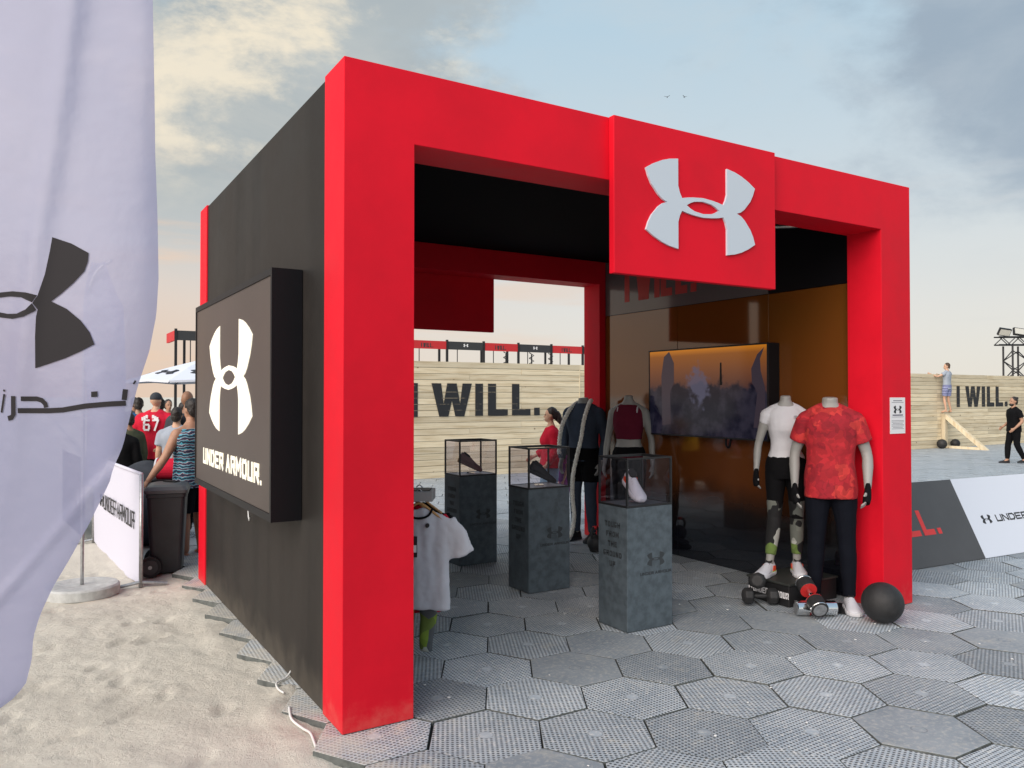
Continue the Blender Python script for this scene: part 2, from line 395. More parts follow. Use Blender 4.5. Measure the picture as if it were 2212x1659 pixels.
# rubbery hexagonal plastic floor tile with rows of small dimples
def tile_mat():
    m = pm('hex_tile_plastic', (.2, .2, .2), .6, spec=.3); nt, b = bs(m)
    g = node(nt, 'ShaderNodeNewGeometry').outputs['Position']
    t = node(nt, 'ShaderNodeTexCoord').outputs['Object']
    oi = node(nt, 'ShaderNodeObjectInfo').outputs['Random']
    mp = node(nt, 'ShaderNodeMapping', {'Vector': t, 'Rotation': (0, 0, R(60)), 'Scale': (40, 46, 1)})
    f2 = node(nt, 'ShaderNodeVectorMath', {0: mp, 1: (1, 1, 0)}, operation='MULTIPLY').outputs[0]
    vo = node(nt, 'ShaderNodeTexVoronoi', {'Vector': f2, 'Scale': 1.0, 'Randomness': 0.0}, voronoi_dimensions='2D').outputs[0]
    dot = smooth(nt, vo, .36, .22)
    rib = node(nt, 'ShaderNodeTexWave', {'Vector': t, 'Scale': 9.0}, bands_direction='X').outputs[0]
    kind = smooth(nt, oi, .08, .10)
    dot = math_(nt, 'MULTIPLY', dot, kind)
    rad = node(nt, 'ShaderNodeVectorMath', {0: t}, operation='LENGTH').outputs['Value']
    dot = math_(nt, 'MULTIPLY', dot, smooth(nt, rad, .040, .046))
    ring = math_(nt, 'MULTIPLY', smooth(nt, rad, .033, .036), smooth(nt, rad, .042, .039))
    dot = math_(nt, 'ADD', dot, math_(nt, 'MULTIPLY', ring, .35))
    dirt = node(nt, 'ShaderNodeTexNoise', {'Vector': g, 'Scale': 2.3, 'Detail': 7.0, 'Roughness': .66}).outputs[0]
    d2 = node(nt, 'ShaderNodeTexNoise', {'Vector': g, 'Scale': 34.0, 'Detail': 4.0, 'Roughness': .7}).outputs[0]
    hsv = math_(nt, 'ADD', .66, math_(nt, 'MULTIPLY', oi, .62))
    c = mixc(nt, smooth(nt, dirt, .3, .7), (.33, .38, .425), (.46, .505, .54))
    c = mixc(nt, math_(nt, 'MULTIPLY', smooth(nt, d2, .46, .72), .70), c, (.74, .73, .68))
    hs = node(nt, 'ShaderNodeHueSaturation', {'Color': c, 'Value': hsv})
    c = mixc(nt, math_(nt, 'MULTIPLY', dot, .88), hs.outputs[0], (.06, .066, .072))  # shadow inside the dimples is put into the colour as dark dots
    sandy = node(nt, 'ShaderNodeTexNoise', {'Vector': g, 'Scale': 5.0, 'Detail': 6.0, 'Roughness': .75}).outputs[0]
    c = mixc(nt, math_(nt, 'MULTIPLY', smooth(nt, sandy, .54, .74), .38), c, (.58, .54, .44))
    sx_ = node(nt, 'ShaderNodeSeparateXYZ', {0: g}).outputs[0]
    edge = math_(nt, 'ADD', math_(nt, 'SUBTRACT', .34, sx_), math_(nt, 'MULTIPLY', math_(nt, 'SUBTRACT', sandy, .5), 1.6))
    c = mixc(nt, math_(nt, 'MULTIPLY', smooth(nt, edge, .05, .55), .7), c, (.62, .58, .49))
    nt.links.new(c, b.inputs['Base Color'])
    bp = node(nt, 'ShaderNodeBump', {'Height': math_(nt, 'SUBTRACT', math_(nt, 'MULTIPLY', d2, .25), dot), 'Strength': .55, 'Distance': .006})
    nt.links.new(bp.outputs[0], b.inputs['Normal']); return m
tile_m = tile_mat()
tile_side = pm('tile_side', (.10, .11, .105), .8, var=.3, vscale=20)
tile_under = pm('tile_joint_dark', (.03, .03, .032), .9)
sand_m = pm('beach_sand', (.40, .35, .27), .95)
def sand_setup():
    nt, b = bs(sand_m)
    g = node(nt, 'ShaderNodeNewGeometry').outputs['Position']
    a = node(nt, 'ShaderNodeTexNoise', {'Vector': g, 'Scale': 1.3, 'Detail': 6.0, 'Roughness': .6}).outputs[0]
    a2 = node(nt, 'ShaderNodeTexNoise', {'Vector': g, 'Scale': 26.0, 'Detail': 8.0, 'Roughness': .75}).outputs[0]
    a3 = node(nt, 'ShaderNodeTexNoise', {'Vector': g, 'Scale': 240.0, 'Detail': 2.0}).outputs[0]
    c = mixc(nt, smooth(nt, a, .3, .7), (.60, .56, .48), (.70, .66, .57))
    c = mixc(nt, math_(nt, 'MULTIPLY', smooth(nt, a2, .50, .72), .35), c, (.50, .455, .375))
    c = mixc(nt, math_(nt, 'MULTIPLY', smooth(nt, a3, .55, .75), .22), c, (.42, .38, .31))
    nt.links.new(c, b.inputs['Base Color'])
    h = math_(nt, 'ADD', math_(nt, 'MULTIPLY', a2, 1.0), math_(nt, 'MULTIPLY', a3, .25))
    bp = node(nt, 'ShaderNodeBump', {'Height': h, 'Strength': .8, 'Distance': .022})
    nt.links.new(bp.outputs[0], b.inputs['Normal'])
sand_setup()

# ------------------------------------------------------------------ stroke lettering
GL = {
 'U': [[(0, 1), (0, 0), (1, 0), (1, 1)]], 'N': [[(0, 0), (0, 1)], [(.12, .95), (.88, .05)], [(1, 0), (1, 1)]],
 'D': [[(0, 0), (0, 1), (.75, 1), (1, .72), (1, .28), (.75, 0), (0, 0)]],
 'E': [[(1, 1), (0, 1), (0, 0), (1, 0)], [(0, .5), (.85, .5)]],
 'R': [[(0, 0), (0, 1), (1, 1), (1, .46), (.12, .46)], [(.55, .46), (1, 0)]],
 'A': [[(0, 0), (.5, 1), (1, 0)], [(.2, .33), (.8, .33)]],
 'M': [[(0, 0), (0, 1), (.5, .35), (1, 1), (1, 0)]],
 'O': [[(0, .2), (0, .8), (.15, 1), (.85, 1), (1, .8), (1, .2), (.85, 0), (.15, 0), (0, .2)]],
 'T': [[(0, 1), (1, 1)], [(.5, 1), (.5, 0)]], 'G': [[(.95, 1), (.15, 1), (0, .8), (0, .2), (.15, 0), (.85, 0), (1, .2), (1, .36), (.6, .36)]],
 'H': [[(0, 0), (0, 1)], [(1, 0), (1, 1)], [(0, .5), (1, .5)]], 'F': [[(1, 1), (0, 1), (0, 0)], [(0, .5), (.8, .5)]],
 'P': [[(0, 0), (0, 1), (1, 1), (1, .45), (0, .45)]], 'I': [[(.5, 0), (.5, 1)]], 'L': [[(0, 1), (0, 0), (1, 0)]],
 'W': [[(0, 1), (.25, 0), (.5, .85), (.75, 0), (1, 1)]], 'Y': [[(0, 1), (.5, .5), (1, 1)], [(.5, .5), (.5, 0)]],
 '6': [[(.95, 1), (.2, 1), (0, .8), (0, .15), (.15, 0), (.85, 0), (1, .15), (1, .42), (.85, .55), (.05, .55)]], '7': [[(0, 1), (1, 1), (.35, 0)]],
 '.': [[(.5, 0), (.5, .02)]],
}
WID = {'I': .3, '.': .25, 'W': 1.45, 'M': 1.2}
def stroke_poly(mb, pts, th, fn, dep, off):
    """one polyline stroked with thickness th; fn maps 2-D to 3-D; every segment is a thin prism of its own level"""
    for i in range(len(pts) - 1):
        a, b = Vector((*pts[i], 0)), Vector((*pts[i + 1], 0))
        d = b - a; L = d.length
        if L < 1e-6: continue
        d /= L; n = Vector((-d.y, d.x, 0)) * th / 2; e = d * th * .5
        q = [a - e - n, b + e - n, b + e + n, a - e + n]
        o = off + dep + (i % 3) * dep * .12
        lo = [fn(p.x, p.y, off) for p in q]; hi = [fn(p.x, p.y, o) for p in q]
        mb.add(lo + hi, [(4, 5, 6, 7), (0, 1, 5, 4), (1, 2, 6, 5), (2, 3, 7, 6), (3, 0, 4, 7)])
def text(s, h, th, wf=.8, gap=None):
    """per character: list of polylines in metres; and total width"""
    x = 0; out = []; g = gap if gap is not None else th * 1.6
    for ch in s:
        if ch == ' ': x += h * wf * .55; continue
        w = h * wf * WID.get(ch, 1.0)
        out.append([[(x + th / 2 + p[0] * max(w - th, .0), th / 2 + p[1] * (h - th)) for p in pl] for pl in GL[ch]])
        x += w + g
    return out, x - g
def pinv(o, M):
    for q in (o if isinstance(o, list) else [o]): q.matrix_parent_inverse = M
    return o
def letters(chars, th, fn, mat, parent, dep=.004, off=0.0, x0=0, sx=1.0, name='letter'):
    res = []
    for pls in chars:
        mb = MB()
        for pl in pls: stroke_poly(mb, [(p[0] * sx + x0, p[1]) for p in pl], th, fn, dep, off)
        res.append(mb.build(name, mat, parent))
    return res
def lettering(name, s, h, th, o, r, u, mat, parent, wf=.8, gap=None, dep=.004, off=0.0, centre=False, width=None):
    chars, W = text(s, h, th, wf=wf, gap=gap); sx = width / W if width else 1
    return letters(chars, th, frame_fn(o, r, u), mat, parent, dep, off, -W * sx / 2 if centre else 0, sx)

# emblem: two mirrored blades joined by a lens-shaped ring
BL = [(-.222, .293), (-.30, .280), (-.36, .262), (-.43, .232), (-.494, .195), (-.475, .145), (-.448, .098), (-.39, .037), (-.355, .013), (-.316, 0)]
BLADE = BL + [(x, -y) for x, y in reversed(BL[:-1])] + [(-.222, -.118), (-.208, -.075), (-.188, -.041), (-.148, 0), (-.188, .041), (-.208, .075), (-.222, .118)]
RO = [(-.188, .041), (-.14, .051), (-.09, .058), (0, .065), (.09, .058), (.14, .051), (.188, .041)]
RI = [(-.148, 0), (-.115, .018), (-.077, .032), (0, .041), (.077, .032), (.115, .018), (.148, 0)]
def emblem(mb, fn, s, dep, off=0.0, sub=False):
    for sg in (1, -1):
        P = [(x * sg, y) for x, y in BLADE]
        lo = [fn(x * s, y * s, off) for x, y in P]; hi = [fn(x * s, y * s, off + dep) for x, y in P]; n = len(P)
        mb.add(lo + hi, [tuple(range(n, 2 * n))] + [(i, (i + 1) % n, n + (i + 1) % n, n + i) for i in range(n)])
        for i in range(6):
            q = [(RO[i][0], RO[i][1] * sg), (RO[i + 1][0], RO[i + 1][1] * sg), (RI[i + 1][0], RI[i + 1][1] * sg), (RI[i][0], RI[i][1] * sg)]
            lo = [fn(x * s, y * s, off) for x, y in q]; hi = [fn(x * s, y * s, off + dep) for x, y in q]
            mb.add(lo + hi, [(4, 5, 6, 7), (0, 1, 5, 4), (2, 3, 7, 6)])
    return mb
def frame_fn(o, r, u):
    o, r, u = Vector(o), Vector(r).normalized(), Vector(u).normalized(); n = r.cross(u)
    return lambda x, y, z: o + r * x + u * y + n * z
def emblem_part(o, r, u, s, dep, mat, parent, name='emblem', off=0.0, sy=1.0):
    f = frame_fn(o, r, u)
    return emblem(MB(), lambda x, y, z: f(x, y * sy, z), s, dep, off).build(name, mat, parent)

#@@SETTING@@
# ================================================================== SETTING
def grid_ticks(a, fine0, fine1, b, step, growth=1.35):
    t = []; x = fine0
    while x < fine1: t.append(x); x += step
    t.append(fine1); s = step; x = fine1
    while x < b: s *= growth; x += s; t.append(x)
    s = step; x = fine0; pre = []
    while x > a: s *= growth; x -= s; pre.append(x)
    return pre[::-1] + t
FOOT = [(-.847, 1.327, .13, .055, .6), (-.766, 1.044, .14, .055, .5), (-.889, .947, .12, .05, .7)]
for i in range(120):
    FOOT.append((random.uniform(-2.6, -.35), random.uniform(-2.0, 5.0), random.uniform(.07, .15), random.uniform(.03, .06), random.uniform(.2, 1.4)))
def sand_z(x, y):
    n = noise.noise(Vector((x * 1.1, y * 1.1, 0))) * .022 + noise.noise(Vector((x * 4, y * 4, 3))) * .012 + noise.noise(Vector((x * 11, y * 11, 5))) * .009 + noise.noise(Vector((x * 23, y * 19, 8))) * .005
    z = -.045 + n + .026 * math.exp(-((x + .16) / .13) ** 2) * (.6 + .8 * noise.noise(Vector((x * 2, y * 2.3, 9))))
    if -3 < x < .2 and -3 < y < 5.5:
        for fx, fy, a, b, ang in FOOT:
            dx, dy = x - fx, y - fy
            if abs(dx) < .25 and abs(dy) < .25:
                c, s_ = math.cos(ang), math.sin(ang)
                e = ((dx * c + dy * s_) / a) ** 2 + ((-dx * s_ + dy * c) / b) ** 2
                if e < 4: z -= .022 * math.exp(-e * 1.2) - .010 * math.exp(-(e - 1.5) ** 2 * 3)
        z += .055 * math.exp(-((x + .03) ** 2 / .010 + (y - .80) ** 2 / .014))
        z += .03 * math.exp(-((x + .20) ** 2 / .02 + (y - .50) ** 2 / .03))
    t = min(max((x + .01) / .14, 0), 1)
    if x > -.24 and not .55 < y < 1.05: z = min(z, -.010 + .012 * noise.noise(Vector((x * 9, y * 9, 2))))
    return z * (1 - t) - .12 * t
xs = grid_ticks(-900, -2.7, .3, 900, .03); ys = grid_ticks(-900, -2.6, 5.2, 900, .035)
vv = [(x, y, sand_z(x, y)) for y in ys for x in xs]; nx = len(xs)
ff = [(j * nx + i, j * nx + i + 1, (j + 1) * nx + i + 1, (j + 1) * nx + i) for j in range(len(ys) - 1) for i in range(nx - 1)]
me = bpy.data.meshes.new('sand'); me.from_pydata(vv, [], ff); shade(me); me.materials.append(sand_m)
tag(link('sand', me), kind='structure')

# hexagonal tile pavement, on a dark bed; the tips of the first row stick out under the side wall
DH = .553; RH = DH / math.sqrt(3)
bed = MB().box(.0, 60, -14, 12.2, -.11, -.028)
pave = tag(bed.build('pavement', tile_under), kind='structure')
def hex_mesh(name, thick=.05, gap=.004):
    bm = bmesh.new()
    vs_ = [bm.verts.new(((RH - gap) * math.cos(i * math.pi / 3), (RH - gap) * math.sin(i * math.pi / 3), 0)) for i in range(6)]
    f = bm.faces.new(vs_)
    r = bmesh.ops.extrude_face_region(bm, geom=[f])
    for v in [g for g in r['geom'] if isinstance(g, bmesh.types.BMVert)]: v.co.z -= thick
    bm.normal_update()
    top = [e for e in bm.edges if all(abs(v.co.z) < 1e-6 for v in e.verts)]
    bmesh.ops.bevel(bm, geom=top, offset=.006, segments=2, profile=.6, affect='EDGES')
    bmesh.ops.recalc_face_normals(bm, faces=bm.faces)
    m = bpy.data.meshes.new(name); bm.to_mesh(m); bm.free(); m.materials.append(tile_m); m.materials.append(tile_side)
    for f in m.polygons: f.material_index = 0 if f.center.z > -.0008 else 1
    return m
hexm = hex_mesh('tile')
cells = []
for i in range(-1, 64):
    for j in range(-14, 26):
        x = .142 + i * DH * .8666; y = -.638 + j * DH + (0 if i % 2 == 0 else DH / 2)
        if y > 11.9 or y < -6 or i < 0: continue
        v = Vector((x, y, 0)) - CAM; d = v.dot(FW); s = v.dot(RT)
        if d < .8 or abs(s) > d * .80 + 1.0: continue
        cells.append((v.length, x, y))
cells.sort()
for n_, (d, x, y) in enumerate(cells[:300]):
    o = link('tile', hexm, pave)
    o.location = (x + random.uniform(-.003, .003), y + random.uniform(-.003, .003), random.uniform(-.005, .002))
    o.rotation_euler = (random.uniform(-.006, .006), random.uniform(-.006, .006), random.randrange(6) * math.pi / 3 + random.uniform(-.010, .010))
far = MB(); hp = [(v.co.copy()) for v in hexm.vertices]; hf = [tuple(p.vertices) for p in hexm.polygons]; hmi = [p.material_index for p in hexm.polygons]
for d, x, y in cells[300:]:
    zz = random.uniform(-.003, .002); far.add([p + Vector((x, y, zz)) for p in hp], hf); far.mi[-len(hf):] = hmi
o = far.build('distant_tiles', [tile_m, tile_side], pave); o['kind'] = 'stuff'

# ================================================================== PAVILION
PW, PD_, PH = 4.86, 3.98, 3.43
T = .39; FD = .31
pav = empty('pavilion', (0, 0, 0), 0, 'open red and black event pavilion with white emblem on its header', 'pavilion')
def bx(name, m, par, *a, bevel=.003):
    return MB().box(*a).build(name, m, par, bevel=bevel)
for y0, y1 in ((0, FD), (PD_ - FD, PD_)):
    MB().prism([(0, y0, 0), (T, y0, 0), (T, y0, 3.04), (PW - T, y0, 3.04), (PW - T, y0, 0), (PW, y0, 0), (PW, y0, PH), (0, y0, PH)], (0, y1 - y0, 0)).build('portal_frame', red_paint, pav, bevel=.003)
sw = bx('side_wall', black_wall, pav, .012, .20, FD, PD_ - FD, 0, PH - .012, bevel=0)
rw = bx('back_wall', black_wall, pav, 4.60, PW - .012, FD, PD_ - FD, 0, PH - .012, bevel=0)
bx('ceiling', black_ceil, pav, .20, 4.60, FD, PD_ - FD, 3.31, 3.36, bevel=0)
bx('roof', black_wall, pav, .20, 4.60, FD, PD_ - FD, 3.37, 3.41, bevel=0)
MB().tube([(4.35, 1.35, 3.28), (4.02, .45, 3.10)], .018, 8).build('brace', steel, pav)
hp_ = bx('header_panel', red_paint, pav, 1.70, 3.158, -.052, -.003, 2.456, PH + .001, bevel=.004)
emblem_part((2.44, -.052, 2.944), (1, 0, 0), (0, 0, 1), 1.0, .014, white_logo, hp_)
bx('header_panel', red_paint, pav, 1.70, 3.188, PD_ + .003, PD_ + .052, 2.43, PH + .001, bevel=.004)
bx('unseen_partition', black_wall, pav, T + .002, 1.68, PD_ - .22, PD_ - .14, 0, 3.038, bevel=0)  # unseen wall, added so the right end of the glossy lining reflects dark
# printed glossy lining of the right-hand wall
lin = pm('orange_print_gloss', (.30, .10, .02), .05, spec=.95)
nt, b = bs(lin)
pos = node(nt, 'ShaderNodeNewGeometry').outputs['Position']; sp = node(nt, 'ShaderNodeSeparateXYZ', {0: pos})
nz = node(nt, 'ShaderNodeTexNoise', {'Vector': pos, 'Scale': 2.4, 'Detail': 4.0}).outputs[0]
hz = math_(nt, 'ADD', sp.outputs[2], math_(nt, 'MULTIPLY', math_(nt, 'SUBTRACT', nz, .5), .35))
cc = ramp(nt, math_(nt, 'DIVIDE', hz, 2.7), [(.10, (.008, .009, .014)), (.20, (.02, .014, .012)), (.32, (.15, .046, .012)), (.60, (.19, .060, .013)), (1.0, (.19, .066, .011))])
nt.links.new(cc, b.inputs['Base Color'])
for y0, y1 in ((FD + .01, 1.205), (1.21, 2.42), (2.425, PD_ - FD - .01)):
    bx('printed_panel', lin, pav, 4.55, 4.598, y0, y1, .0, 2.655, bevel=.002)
band = pm('grey_gloss_band', (.16, .15, .15), .12, spec=.6)
bd = bx('upper_band', band, pav, 4.552, 4.598, 1.21, PD_ - FD - .01, 2.66, 3.30, bevel=0)
bx('upper_band', black_box, pav, 4.552, 4.598, FD + .01, 1.205, 2.66, 3.30, bevel=0)
lettering('lettering', 'I WILL.', .42, .085, (4.552, 3.30, 2.79), (0, -1, 0), (0, 0, 1), red_print, bd, wf=.42, gap=.05, dep=.002, width=1.12)
# scratch on the black side wall
MB().tube(catmull([(.010, 2.08, .93), (.009, 2.06, .86), (.009, 2.03, .80), (.009, 2.0, .83)], 4), .006, 6).build('scratch', steel, sw)

# illuminated sign box on the side wall
lb = empty('lightbox_sign', (.0, 1.96, .98), 0, 'large black wall lightbox with glowing white emblem and lettering on the side wall', 'sign')
lbm = MB().box(-.157, .008, .735, 3.19, .975, 2.44)
o = link('housing', lbm.mesh('housing', black_box), lb); o.matrix_parent_inverse = Matrix.Translation((0, -1.96, -.98))
def lbl(o): return pinv(o, Matrix.Translation((0, -1.96, -.98)))
lbl(MB().box(-.163, -.159, .765, 3.165, 1.02, 2.40).build('face', sign_face, lb))
fr = MB()
for a in ((.735, .765, .975, 2.44), (3.165, 3.19, .975, 2.44), (.765, 3.165, .975, 1.02), (.765, 3.165, 2.40, 2.44)):
    fr.box(-.170, -.1575, a[0], a[1], a[2], a[3])
lbl(fr.build('trim', black_box, lb))
lbl(emblem_part((-.163, 1.90, 1.829), (0, -1, 0), (0, 0, 1), 1.40, .004, sign_lit, lb, sy=.94))
lbl(lettering('lettering', 'UNDER ARMOUR.', .125, .026, (-.163, 2.83, 1.165), (0, -1, 0), (0, 0, 1), sign_lit, lb, wf=1.0, gap=.032, dep=.004, width=1.86))

# wall screen on the printed wall
tv = empty('television', (4.55, 1.88, 1.28), 0, 'large wall-mounted flat television showing dim orange dusk with dark silhouettes', 'television')
def tvp(o): return pinv(o, Matrix.Translation((-4.55, -1.88, -1.28)))
tvp(MB().box(4.40, 4.548, 1.075, 2.70, 1.285, 2.19).build('housing', black_box, tv, bevel=.006))
scr = pm('screen_picture', (.004, .004, .006), .10, spec=.28)
nt, b = bs(scr)
pos = node(nt, 'ShaderNodeNewGeometry').outputs['Position']; sp = node(nt, 'ShaderNodeSeparateXYZ', {0: pos})
vz = node(nt, 'ShaderNodeMapRange', {0: sp.outputs[2], 1: 1.30, 2: 2.175, 3: 0.0, 4: 1.0}).outputs[0]
hor = node(nt, 'ShaderNodeTexNoise', {'Vector': pos, 'Scale': 6.0, 'Detail': 5.0, 'Roughness': .6}).outputs[0]
sk = ramp(nt, vz, [(.55, (.06, .025, .02)), (.75, (.13, .045, .018)), (.93, (.20, .065, .012)), (1.0, (.42, .14, .01))])
gd = mixc(nt, smooth(nt, hor, .4, .65), (.004, .004, .010), (.018, .016, .026))
pic = mixc(nt, smooth(nt, math_(nt, 'ADD', vz, math_(nt, 'MULTIPLY', math_(nt, 'SUBTRACT', hor, .5), .45)), .54, .62), gd, sk)
dy_ = math_(nt, 'DIVIDE', math_(nt, 'SUBTRACT', sp.outputs[1], 1.96), .17); dz_ = math_(nt, 'DIVIDE', math_(nt, 'SUBTRACT', sp.outputs[2], 1.80), .22)
rr_ = math_(nt, 'SQRT', math_(nt, 'ADD', math_(nt, 'MULTIPLY', dy_, dy_), math_(nt, 'MULTIPLY', dz_, dz_)))
hn_ = node(nt, 'ShaderNodeTexNoise', {'Vector': pos, 'Scale': 11.0, 'Detail': 5.0, 'Roughness': .6}).outputs[0]
fig_ = smooth(nt, math_(nt, 'ADD', rr_, math_(nt, 'MULTIPLY', math_(nt, 'SUBTRACT', hn_, .5), 2.2)), 1.0, .45)
pic = mixc(nt, math_(nt, 'MULTIPLY', fig_, .75), pic, (.065, .065, .105))
nt.links.new(pic, b.inputs['Emission Color']); b.inputs['Emission Strength'].default_value = .8
tvs = tvp(MB().box(4.394, 4.3985, 1.09, 2.685, 1.30, 2.175).build('screen', scr, tv))
fl_c = pm('screen_silhouette', (.004, .004, .006), .10, spec=.28, emit=(.030, .022, .030), estr=.8)
fl_w = pm('screen_pale_figure', (.006, .006, .008), .16, spec=.35, emit=(.06, .06, .09), estr=.8)
def scrpoly(pts, m, nm):
    f = lambda a, c: (4.3935, 2.685 - a * 1.595, 1.30 + c * .875)
    o = MB().prism([f(*p) for p in pts], (-.001, 0, 0)).build(nm, m, tvs)
    return o
scrpoly([(.12, .30), (.115, .7), (.14, .93), (.19, .99), (.235, .85), (.235, .62), (.20, .50), (.205, .12), (.12, .10)], fl_c, 'flag_silhouette')
scrpoly([(.98, .97), (.93, .90), (.885, .75), (.89, .60), (.93, .5), (.90, .12), (.99, .12), (.985, .55), (.955, .72), (.95, .85)], fl_c, 'flag_silhouette')
scrpoly([(.636, .58), (.64, .83), (.652, .83), (.655, .58)], black_print, 'post_silhouette')
tvp(MB().box(4.39, 4.3985, 1.075, 2.70, 1.285, 1.299).box(4.39, 4.3985, 1.075, 2.70, 2.176, 2.19).box(4.39, 4.3985, 1.075, 1.089, 1.299, 2.176).box(4.39, 4.3985, 2.686, 2.70, 1.299, 2.176).build('bezel', dark_metal, tv))
tvp(MB().tube(catmull([(4.47, 1.66, 1.284), (4.46, 1.65, 1.22), (4.465, 1.62, 1.20), (4.47, 1.60, 1.284)], 4), .012, 6).build('cable', black_box, tv, smooth_=True))

# notice on the front right post
nz_ = empty('notice', (4.67, -.001, 1.54), 0, 'white paper notice with emblem and fine print taped to the red post', 'notice')
def ntp(o): return pinv(o, Matrix.Translation((-4.67, .001, -1.54)))
ntp(MB().box(4.568, 4.772, -.0035, -.001, 1.395, 1.688).build('sheet', white_paint, nz_))
ntp(emblem_part((4.67, -.0035, 1.59), (1, 0, 0), (0, 0, 1), .11, .0006, black_print, nz_))
ln = MB()
for i, (w, z, t_) in enumerate([(.12, 1.662, .006), (.16, 1.648, .003), (.14, 1.545, .010), (.16, 1.530, .003)] + [(.165 - (.03 if q % 3 == 2 else 0), 1.50 - q * .011, .003) for q in range(7)]):
    ln.box(4.67 - w / 2, 4.67 + w / 2, -.0041, -.0035, z - t_ / 2, z + t_ / 2)
ntp(ln.build('print', pm('grey_ink', (.12, .12, .16), .6), nz_))['kind'] = 'stuff'

# ================================================================== TIMBER WALL with lettering
WY = 10.9; WH = 2.42; PHT = .127
ww = empty('timber_wall', (17, WY, 0), 0, 'long pale pine plank wall lettered in black standing behind the pavilion', 'wall')
def wwp(o):
    o.parent = ww
    return pinv(o, Matrix.Translation((-17, -WY, 0)))
pmesh = {}
rows = 19
for r_ in range(rows):
    z0 = r_ * (WH / rows); x = -2.2 + (0 if r_ % 2 else -1.3) - (r_ * .37 % 1.0)
    brk = [4.0, 9.5, 13.1, 16.7, 20.3, 23.95, 27.0, 29.6]
    xs_ = [3.0] + [b_ for b_ in brk if b_ > 3.0]
    if r_ % 3 == 1: xs_ = [3.0, 6.6, 9.5, 14.9, 18.4, 23.95, 26.1, 29.6]
    if r_ % 3 == 2: xs_ = [3.0, 7.9, 9.5, 12.6, 17.5, 21.6, 23.95, 28.2, 29.6]
    for a, b_ in zip(xs_[:-1], xs_[1:]):
        key = round(b_ - a, 2)
        if key not in pmesh:
            q = MB().box(.003, key - .003, 0, .028, .0042, WH / rows - .0035); pmesh[key] = q.mesh('plank', plank_m)
        o = link('plank', pmesh[key], ww); o.matrix_parent_inverse = Matrix.Translation((-17, -WY, 0))
        o.location = (a, WY + random.uniform(-.004, .004), z0); o.rotation_euler = (random.uniform(-.01, .01), 0, 0)
for x in [3.1 + 1.8 * i for i in range(15)] + [29.5]:
    wwp(MB().box(x - .045, x + .045, WY + .036, WY + .13, 0, WH - .02).build('post', plank_v))
wwp(MB().box(9.485, 9.50, WY - .006, WY + .03, 0, WH).build('joint_strip', plank_v))
def big_letters(x0, spans, zb, zt):
    for ch, a, b_, th in spans:
        h = zt - zb; mb = MB(); f = lambda x, y, z: Vector((x, WY - .007 - z, y))
        if ch == 'I': polys = [[(a, zb), (b_, zb), (b_, zt), (a, zt)]]
        elif ch == '.': polys = [[(a, zb), (b_, zb), (b_, zb + .17), (a, zb + .17)]]
        elif ch == 'L': polys = [[(a, zb), (b_, zb), (b_, zb + .145), (a + th, zb + .145), (a + th, zt), (a, zt)]]
        else:
            w = b_ - a; c = (a + b_) / 2; t2 = th * 1.08
            polys = [[(a, zt), (a + .19 * w, zb), (a + .19 * w + t2 * .95, zb), (c, zt - .52 * h), (b_ - .19 * w - t2 * .95, zb), (b_ - .19 * w, zb), (b_, zt), (b_ - t2, zt), (b_ - .19 * w - t2 * .45, zb + .38 * h), (c + t2 * .5, zt), (c - t2 * .5, zt), (a + .19 * w + t2 * .45, zb + .38 * h), (a + t2, zt)]]
        for p in polys: mb.prism([f(x, y, 0) for x, y in p], (0, -.004, 0))
        wwp(mb.build('letter', letter_paint))
sc_ = .978
def X1(x): return CAM.x + (x - CAM.x) * (WY - CAM.y) / (11.2 - CAM.y)
zb1, zt1 = 1.27, 1.965
big_letters(0, [('I', X1(5.34), X1(5.53), .2), ('W', X1(5.845), X1(6.81), .205), ('I', X1(6.896), X1(7.087), .2), ('L', X1(7.213), X1(7.72), .2), ('L', X1(7.83), X1(8.32), .19), ('.', X1(8.42), X1(8.572), .15)], zb1, zt1)
big_letters(0, [('I', X1(25.607), X1(25.80), .2), ('W', X1(26.14), X1(27.10), .2), ('I', X1(27.19), X1(27.40), .2), ('L', X1(27.52), X1(28.0), .2), ('L', X1(28.1), X1(28.6), .2), ('.', X1(28.72), X1(28.9), .2)], 1.335, 2.03)
wwp(MB().box(3.0, 29.58, WY + .0335, WY + .0355, .01, WH - .01).build('seam_shade_sheet', pm('seam_shade_dark', (.06, .045, .03), .9)))  # dark sheet added behind the planks, standing for shadow in the seams
# timber prop with brace
pr = empty('timber_prop', (24.22, WY - .1, 0), 0, 'pale triangular timber prop bracing the plank wall beside black balls', 'prop')
def prp(o):
    o.parent = pr
    return pinv(o, Matrix.Translation((-24.22, -WY + .1, 0)))
prp(MB().box(24.15, 24.29, WY - .14, WY - .012, 0, 1.12).build('upright', plank_v))
prp(MB().prism([(24.15, WY - .145, 1.12), (24.15, WY - .145, .95), (24.15, 9.62, 0.0), (24.15, 9.44, 0.0)], (.14, 0, 0)).build('brace', plank_v))
prp(MB().box(24.165, 24.275, 9.66, WY - .15, .0, .08).build('sill', plank_v))
